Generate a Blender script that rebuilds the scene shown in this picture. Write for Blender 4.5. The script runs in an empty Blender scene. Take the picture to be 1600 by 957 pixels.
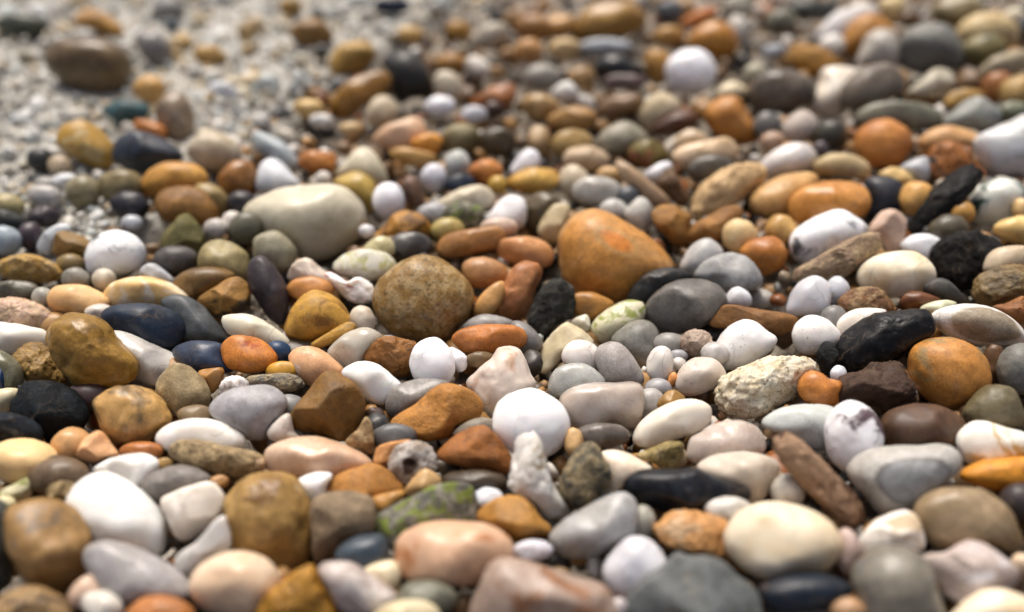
import bpy, bmesh, math, random
import numpy as np
from mathutils import Vector, Matrix

# ------------------------------------------------------------------ camera, sky, sun, exposure
SC = bpy.context.scene
FPX, IW, IH = 1500.0, 1600.0, 957.0            # lens in photograph pixels
PITCH, DIST = math.radians(37.0), 0.20
CAM = np.array([0.0, -DIST * math.cos(PITCH), DIST * math.sin(PITCH)])
RIGHT = np.array([1.0, 0.0, 0.0])
UP = np.array([0.0, math.sin(PITCH), math.cos(PITCH)])
FWD = np.array([0.0, math.cos(PITCH), -math.sin(PITCH)])
cd = bpy.data.cameras.new('camera'); cam = bpy.data.objects.new('camera', cd)
SC.collection.objects.link(cam)
cam.location = CAM; cam.rotation_euler = (math.pi / 2 - PITCH, 0, 0)
cd.sensor_width = 36.0; cd.lens = 36.0 * FPX / IW
cd.clip_start = 0.002; cd.clip_end = 50.0
cd.dof.use_dof = True; cd.dof.focus_distance = 0.184; cd.dof.aperture_fstop = 6.1
SC.camera = cam

SUN_EL, SUN_AZ = math.radians(62), math.radians(-15)      # azimuth from +y (away from the camera) towards +x
w = bpy.data.worlds.new('World'); SC.world = w; w.use_nodes = True
nt = w.node_tree; nt.nodes.clear()
sky = nt.nodes.new('ShaderNodeTexSky'); sky.sky_type = 'NISHITA'; sky.sun_disc = False
sky.sun_elevation = SUN_EL; sky.sun_rotation = SUN_AZ
sky.air_density = 0.7; sky.dust_density = 8.0; sky.ozone_density = 1.0
bg = nt.nodes.new('ShaderNodeBackground'); bg.inputs[1].default_value = 0.066
wo = nt.nodes.new('ShaderNodeOutputWorld')
nt.links.new(sky.outputs[0], bg.inputs[0]); nt.links.new(bg.outputs[0], wo.inputs[0])
sd = bpy.data.lights.new('sun', 'SUN'); sd.energy = 1.5; sd.angle = math.radians(32); sd.color = (1.0, 0.955, 0.88)
so = bpy.data.objects.new('sun', sd); SC.collection.objects.link(so)
sdir = Vector((math.sin(SUN_AZ) * math.cos(SUN_EL), math.cos(SUN_AZ) * math.cos(SUN_EL), math.sin(SUN_EL)))
so.rotation_euler = sdir.to_track_quat('Z', 'Y').to_euler(); so.location = (0, 0, 1)
SC.view_settings.view_transform = 'Standard'; SC.view_settings.look = 'None'
SC.view_settings.gamma = 1.0; SC.view_settings.use_curve_mapping = False
SC.view_settings.exposure = 1.1
SC.render.engine = 'CYCLES'
SC.cycles.use_denoising = True
try: SC.cycles.denoiser = 'OPENIMAGEDENOISE'
except Exception: pass
SC.cycles.max_bounces = 6; SC.cycles.diffuse_bounces = 3; SC.cycles.glossy_bounces = 2

# ------------------------------------------------------------------ materials
def lin(h, plain=False):
    v = [int(h[i:i + 2], 16) / 255 for i in (0, 2, 4)]
    v = [x / 12.92 if x <= 0.04045 else ((x + 0.055) / 1.055) ** 2.4 for x in v]
    if plain: return v
    r, g, b = v
    if r > g: g += 0.09 * (r - g)                       # honey rather than brick
    y = 0.3 * r + 0.59 * g + 0.11 * b
    sat = (max(r, g, b) - min(r, g, b)) / max(r, g, b, 1e-4)
    k = 0.55 + 0.42 * min(1.0, max(0.0, (sat - 0.25) / 0.4)) if r >= g > b else 0.5      # greys, greens and lilacs are muted
    if b > r and y < 0.12: k = 1.25                       # the navy pebbles stay blue
    return [min(0.9, max(0.0, y + (x - y) * k) ** 1.14) for x in (r, g, b)]

class N:
    def __init__(s, name):
        s.m = bpy.data.materials.new(name); s.m.use_nodes = True
        s.t = s.m.node_tree; s.t.nodes.clear()
        s.out = s.n('ShaderNodeOutputMaterial'); s.b = s.n('ShaderNodeBsdfPrincipled')
        s.l(s.b.outputs[0], s.out.inputs[0])
    def n(s, k, **kw):
        x = s.t.nodes.new(k)
        for a, v in kw.items(): setattr(x, a, v)
        return x
    def l(s, a, b): s.t.links.new(a, b)
    def put(s, sock, v):
        if hasattr(v, 'is_output'): s.l(v, sock)
        else: sock.default_value = v
    def math(s, op, a, b=0.0):
        x = s.n('ShaderNodeMath', operation=op); s.put(x.inputs[0], a); s.put(x.inputs[1], b); return x.outputs[0]
    def mix(s, f, a, b, bt='MIX'):
        x = s.n('ShaderNodeMix', data_type='RGBA', blend_type=bt)
        s.put(x.inputs[0], f); s.put(x.inputs[6], a); s.put(x.inputs[7], b); return x.outputs[2]
    def ramp(s, f, lo, hi):
        x = s.n('ShaderNodeMapRange', interpolation_type='SMOOTHSTEP')
        s.put(x.inputs[0], f); x.inputs[1].default_value = lo; x.inputs[2].default_value = hi; return x.outputs[0]
    def noise(s, co, scale, det=4.0, rough=0.55, dist=0.0):
        x = s.n('ShaderNodeTexNoise'); s.l(co, x.inputs['Vector'])
        x.inputs['Scale'].default_value = scale; x.inputs['Detail'].default_value = det
        x.inputs['Roughness'].default_value = rough; x.inputs['Distortion'].default_value = dist
        return x.outputs[0]
    def voro(s, co, scale, feat='F1'):
        x = s.n('ShaderNodeTexVoronoi', feature=feat); s.l(co, x.inputs['Vector'])
        x.inputs['Scale'].default_value = scale; return x.outputs['Distance']

def stone_material(kind, rough_shape):
    g = N('stone_' + kind + ('_rough' if rough_shape else ''))
    tc = g.n('ShaderNodeTexCoord'); oi = g.n('ShaderNodeObjectInfo')
    at = g.n('ShaderNodeAttribute', attribute_type='OBJECT', attribute_name='tint')
    off = g.n('ShaderNodeCombineXYZ')
    g.l(g.math('MULTIPLY', oi.outputs['Random'], 3.1), off.inputs[0]); g.l(g.math('MULTIPLY', oi.outputs['Random'], 7.7), off.inputs[1])
    va = g.n('ShaderNodeVectorMath', operation='ADD'); g.l(tc.outputs['Object'], va.inputs[0]); g.l(off.outputs[0], va.inputs[1])
    co = va.outputs[0]
    c1, c2 = oi.outputs['Color'], at.outputs['Color']
    big = g.noise(co, 130, 3, 0.5, 0.4); mid = g.noise(co, 520, 5, 0.6); fine = g.noise(co, 2600, 3, 0.6)
    rough, bump, bdist, sss = 0.44, 0.35, 0.0003, 0.0
    if kind == 'i':
        dots = g.ramp(g.math('ADD', g.voro(co, 1000), g.math('MULTIPLY', mid, 0.5)), 0.40, 0.30)
        col = g.mix(g.math('MULTIPLY', g.ramp(g.noise(co, 190, 5, 0.6), 0.42, 0.75), 0.5), c1, c2)
        col = g.mix(g.math('MULTIPLY', dots, 0.8), col, (0.07, 0.045, 0.025, 1)); bump = 0.5
    elif kind in 'p':
        col = g.mix(g.math('MULTIPLY', g.ramp(big, 0.35, 0.68), 0.75), c1, c2)
    elif kind == 'b':
        col = g.mix(g.ramp(g.noise(co, 150, 5, 0.6, 0.8), 0.53, 0.66), c1, c2)
    elif kind in 'kw':
        m1 = g.ramp(g.math('ADD', g.voro(co, 1500), g.math('MULTIPLY', mid, 0.7)), 0.60, 0.42)
        m2 = g.ramp(g.noise(co, 1300, 5, 0.75), 0.53, 0.62)
        m = g.math('MAXIMUM', g.math('MULTIPLY', m1, 0.7), g.math('MULTIPLY', m2, 0.8))
        if kind == 'w':
            m = g.math('MULTIPLY', g.ramp(g.noise(co, 1700, 3, 0.6), 0.66, 0.72), g.ramp(big, 0.42, 0.62))
            bump = 0.25
        else:
            c1 = g.mix(g.ramp(g.noise(co, 420, 4, 0.6), 0.40, 0.62), c1, g.mix(0.55, c1, (0.55, 0.42, 0.22, 1))); bump = 0.6
        col = g.mix(m, c1, c2)
    elif kind == 'v':
        wv = g.n('ShaderNodeTexWave', wave_type='RINGS', rings_direction='SPHERICAL')
        g.l(tc.outputs['Object'], wv.inputs['Vector']); wv.inputs['Scale'].default_value = 75
        wv.inputs['Distortion'].default_value = 5; wv.inputs['Detail'].default_value = 3; wv.inputs['Detail Scale'].default_value = 1.5
        col = g.mix(g.math('MULTIPLY', g.ramp(wv.outputs[1], 0.55, 0.95), 0.8), c1, c2)
    elif kind == 'q':
        col = g.mix(g.math('MULTIPLY', g.ramp(big, 0.35, 0.65), 0.8), c1, c2); sss = 0.8; rough = 0.27
    elif kind == 'm':
        mm = g.ramp(g.noise(co, 380, 7, 0.72, 0.5), 0.49, 0.57)
        nz = g.n('ShaderNodeSeparateXYZ'); ge = g.n('ShaderNodeNewGeometry'); g.l(ge.outputs['Normal'], nz.inputs[0])
        mm = g.math('MULTIPLY', mm, g.ramp(nz.outputs[2], 0.0, 0.6))
        col = g.mix(mm, g.mix(g.math('MULTIPLY', g.ramp(mid, 0.4, 0.7), 0.35), c1, (0.6, 0.55, 0.42, 1)), c2); bump = 0.7; rough = 0.6
    elif kind == 'd':
        col = g.mix(g.ramp(mid, 0.45, 0.75), c1, c2); rough = 0.5; bump = 0.45
    elif kind == 'y':
        ra = g.n('ShaderNodeAttribute', attribute_name='rad')
        rr = g.math('ADD', ra.outputs['Fac'], g.math('MULTIPLY', g.math('SUBTRACT', g.noise(co, 300, 4), 0.5), 1.1))
        col = g.mix(g.ramp(g.noise(co, 420, 5, 0.65), 0.45, 0.6), c2, (0.42, 0.34, 0.27, 1))
        col = g.mix(g.ramp(rr, 0.42, 0.28), col, c1); rough = 0.25; bump = 0.9
    elif kind == 'c':
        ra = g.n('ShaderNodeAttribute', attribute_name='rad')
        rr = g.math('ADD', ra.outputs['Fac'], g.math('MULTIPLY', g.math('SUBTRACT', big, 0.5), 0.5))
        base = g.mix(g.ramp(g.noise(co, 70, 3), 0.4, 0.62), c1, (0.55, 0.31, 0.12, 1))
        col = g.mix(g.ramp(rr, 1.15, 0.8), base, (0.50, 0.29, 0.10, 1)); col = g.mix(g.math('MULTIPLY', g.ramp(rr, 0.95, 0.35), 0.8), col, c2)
    elif kind == 'a':
        ra = g.n('ShaderNodeAttribute', attribute_name='rad')
        rr = g.math('ADD', ra.outputs['Fac'], g.math('MULTIPLY', g.math('SUBTRACT', big, 0.5), 0.7))
        col = g.mix(g.ramp(rr, 0.62, 0.76), c1, c2)
        ln_ = g.math('MULTIPLY', g.ramp(rr, 0.60, 0.66), g.ramp(rr, 0.74, 0.68))
        col = g.mix(g.math('MULTIPLY', ln_, 0.7), col, (0.12, 0.11, 0.10, 1))
    elif kind == 'o':
        ra = g.n('ShaderNodeAttribute', attribute_name='rad')
        col = g.mix(g.ramp(g.math('ADD', ra.outputs['Fac'], g.math('MULTIPLY', g.math('SUBTRACT', big, 0.5), 0.35)), 0.72, 0.86), c1, c2)
    # grain, faint pits, stains, hairlines and dust that every stone has
    wob = g.n('ShaderNodeVectorMath', operation='ADD'); wn = g.n('ShaderNodeTexNoise'); g.l(co, wn.inputs['Vector']); wn.inputs['Scale'].default_value = 220
    ws = g.n('ShaderNodeVectorMath', operation='SCALE'); g.l(wn.outputs[1], ws.inputs[0]); ws.inputs['Scale'].default_value = 0.006
    g.l(co, wob.inputs[0]); g.l(ws.outputs[0], wob.inputs[1])
    hair = g.math('MULTIPLY', g.ramp(g.voro(wob.outputs[0], 130, 'DISTANCE_TO_EDGE'), 0.022, 0.0), g.ramp(g.noise(co, 140, 2), 0.48, 0.62))
    col = g.mix(g.math('MULTIPLY', hair, 0.38), col, (0.16, 0.11, 0.07, 1))
    col = g.mix(g.math('MULTIPLY', g.ramp(g.noise(co, 210, 6, 0.7, 0.6), 0.55, 0.8), 0.30), col, (0.40, 0.29, 0.17, 1))
    dust = g.math('MULTIPLY', g.ramp(g.voro(co, 2300), 0.22, 0.14), g.ramp(g.noise(co, 260, 3), 0.50, 0.66))
    col = g.mix(g.math('MULTIPLY', dust, 0.5), col, (0.13, 0.10, 0.07, 1))
    bw = g.n('ShaderNodeRGBToBW'); g.l(oi.outputs['Color'], bw.inputs[0])
    calm = g.math('SUBTRACT', 1.0, g.math('MULTIPLY', g.ramp(bw.outputs[0], 0.25, 0.7), 0.85))
    col = g.mix(calm, col, g.mix(g.ramp(mid, 0.25, 0.75), (0.70, 0.68, 0.65, 1), (1.1, 1.1, 1.1, 1)), 'MULTIPLY')
    col = g.mix(calm, col, g.mix(g.ramp(fine, 0.3, 0.7), (0.78, 0.77, 0.75, 1), (1.08, 1.08, 1.08, 1)), 'MULTIPLY')
    pit = g.ramp(g.math('ADD', g.voro(co, 420), g.math('MULTIPLY', fine, 0.12)), 0.17, 0.11)
    pit = g.math('MULTIPLY', g.math('MULTIPLY', pit, calm), g.ramp(g.noise(co, 90, 2), 0.45, 0.62))
    col = g.mix(g.math('MULTIPLY', pit, 0.75 if kind in 'kbpdw' else 0.35), col, (0.06, 0.045, 0.03, 1))
    g.l(col, g.b.inputs['Base Color'])
    if rough_shape: bump *= 2.0; rough += 0.2; bdist *= 1.6
    h = g.math('ADD', g.math('MULTIPLY', mid, 1.0), g.math('MULTIPLY', fine, 0.45))
    h = g.math('SUBTRACT', h, g.math('MULTIPLY', pit, 0.6))
    bp = g.n('ShaderNodeBump'); bp.inputs['Distance'].default_value = bdist; g.l(g.math('MULTIPLY', calm, bump), bp.inputs['Strength'])
    g.l(h, bp.inputs['Height']); g.l(bp.outputs[0], g.b.inputs['Normal'])
    g.l(g.math('ADD', g.math('ADD', g.math('MULTIPLY', mid, 0.3), rough - 0.30), g.math('MULTIPLY', oi.outputs['Random'], 0.30)), g.b.inputs['Roughness'])
    g.b.inputs['IOR'].default_value = 1.45; g.b.inputs['Specular IOR Level'].default_value = 0.25 if kind == 'd' else 0.5
    g.l(g.math('MULTIPLY', g.ramp(g.noise(co, 60, 2), 0.35, 0.65), 0.08 if rough_shape else 0.35), g.b.inputs['Coat Weight'])      # a patchy film of water
    g.b.inputs['Coat Roughness'].default_value = 0.10; g.b.inputs['Coat IOR'].default_value = 1.33
    if kind in 'pbvwac':
        g.l(g.math('MULTIPLY', g.ramp(bw.outputs[0], 0.30, 0.75), 0.6), g.b.inputs['Subsurface Weight'])
        g.b.inputs['Subsurface Radius'].default_value = (1.0, 0.8, 0.6); g.b.inputs['Subsurface Scale'].default_value = 0.0022
    if sss:
        g.b.inputs['Subsurface Weight'].default_value = sss
        g.b.inputs['Subsurface Radius'].default_value = (1.0, 0.8, 0.6); g.b.inputs['Subsurface Scale'].default_value = 0.004; g.b.inputs['Transmission Weight'].default_value = 0.28
    return g.m

MATS = {}
def mat_for(kind, rough):
    k = (kind, rough)
    if k not in MATS: MATS[k] = stone_material(kind, rough)
    return MATS[k]

def mass_material():
    g = N('mixed_gravel')
    at = g.n('ShaderNodeAttribute', attribute_name='col'); tc = g.n('ShaderNodeTexCoord')
    mid = g.noise(tc.outputs['Object'], 420, 5, 0.6)
    col = g.mix(1.0, at.outputs['Color'], g.mix(g.ramp(mid, 0.3, 0.7), (0.72, 0.7, 0.68, 1), (1.12, 1.12, 1.12, 1)), 'MULTIPLY')
    g.l(col, g.b.inputs['Base Color']); g.b.inputs['Roughness'].default_value = 0.42
    bp = g.n('ShaderNodeBump'); bp.inputs['Strength'].default_value = 0.3; bp.inputs['Distance'].default_value = 0.0003
    g.l(mid, bp.inputs['Height']); g.l(bp.outputs[0], g.b.inputs['Normal'])
    return g.m
MASS = mass_material()

def sand_material():
    g = N('wet_sand')
    tc = g.n('ShaderNodeTexCoord'); co = tc.outputs['Object']
    a = g.noise(co, 60, 4); v = g.voro(co, 900)
    pa = g.n('ShaderNodeAttribute', attribute_name='rad').outputs['Fac']
    col = g.mix(g.ramp(a, 0.35, 0.65), (0.10, 0.07, 0.045, 1), (0.17, 0.13, 0.09, 1))
    col = g.mix(g.ramp(v, 0.1, 0.5), col, (0.24, 0.20, 0.15, 1))
    pale = g.mix(g.ramp(g.noise(co, 350, 4), 0.35, 0.65), (0.26, 0.24, 0.20, 1), (0.38, 0.37, 0.33, 1))
    pale = g.mix(g.ramp(v, 0.1, 0.5), (0.18, 0.16, 0.13, 1), pale)
    col = g.mix(pa, col, pale)
    g.l(col, g.b.inputs['Base Color']); g.b.inputs['Roughness'].default_value = 0.5
    bp = g.n('ShaderNodeBump'); bp.inputs['Strength'].default_value = 0.6; bp.inputs['Distance'].default_value = 0.0006
    g.l(v, bp.inputs['Height']); g.l(bp.outputs[0], g.b.inputs['Normal'])
    return g.m

# ------------------------------------------------------------------ the lie of the beach
def level(x, y):
    """Mean height of the middles of the top layer of pebbles, in metres."""
    return -0.003 * np.exp(-((x - 0.015) ** 2 + (y + 0.005) ** 2) / (2 * 0.024 ** 2)) + 0.05 * np.maximum(x - 0.03, 0) * 1.0

def ray(u, v):
    return (np.multiply.outer((u - IW / 2) / FPX, RIGHT) + np.multiply.outer(-(v - IH / 2) / FPX, UP) + FWD)

def ground_depth(u, v, dz=0.0):
    """Depth along the lens axis at which the ray through a photograph point meets the pebble level + dz."""
    d = ray(u, v); t = (dz - CAM[2]) / d[..., 2]
    for _ in range(6):
        p = CAM + d * np.expand_dims(t, -1)
        t = (level(p[..., 0], p[..., 1]) + dz - CAM[2]) / d[..., 2]
    return t

# value noise, vectorised
def vnoise(p, seed):
    i = np.floor(p).astype(np.int64); f = p - i; f = f * f * f * (f * (f * 6 - 15) + 10)
    def h(a, b, c):
        n = (a * 374761393 + b * 668265263 + c * 2147483647 + seed * 974634777) & 0xffffffff
        n = ((n ^ (n >> 13)) * 1274126177) & 0xffffffff
        return ((n ^ (n >> 16)) & 0xffff) / 32767.5 - 1.0
    r = 0
    for dx in (0, 1):
        for dy in (0, 1):
            for dz in (0, 1):
                wgt = (f[:, 0] if dx else 1 - f[:, 0]) * (f[:, 1] if dy else 1 - f[:, 1]) * (f[:, 2] if dz else 1 - f[:, 2])
                r = r + wgt * h(i[:, 0] + dx, i[:, 1] + dy, i[:, 2] + dz)
    return r

def ico(sub):
    bm = bmesh.new(); bmesh.ops.create_icosphere(bm, subdivisions=sub, radius=1.0)
    v = np.array([x.co[:] for x in bm.verts]); v /= np.linalg.norm(v, axis=1)[:, None]
    f = np.array([[x.index for x in fc.verts] for fc in bm.faces]); bm.free()
    return v, f
ICO = {k: ico(k) for k in (1, 2, 3, 4, 5, 6)}

def mesh_from(name, v, f, mat, rad=None, col=None):
    me = bpy.data.meshes.new(name)
    me.vertices.add(len(v)); me.vertices.foreach_set('co', np.ascontiguousarray(v, dtype=np.float32).ravel())
    me.loops.add(f.size); me.loops.foreach_set('vertex_index', np.ascontiguousarray(f, dtype=np.int32).ravel())
    me.polygons.add(len(f)); me.polygons.foreach_set('loop_start', np.arange(0, f.size, 3, dtype=np.int32))
    me.polygons.foreach_set('use_smooth', np.ones(len(f), dtype=bool))
    me.update(calc_edges=True)
    if rad is not None:
        a = me.attributes.new('rad', 'FLOAT', 'POINT'); a.data.foreach_set('value', rad.astype(np.float32))
    if col is not None:
        a = me.attributes.new('col', 'FLOAT_COLOR', 'POINT'); a.data.foreach_set('color', col.astype(np.float32).ravel())
    me.materials.append(mat)
    return me

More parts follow.
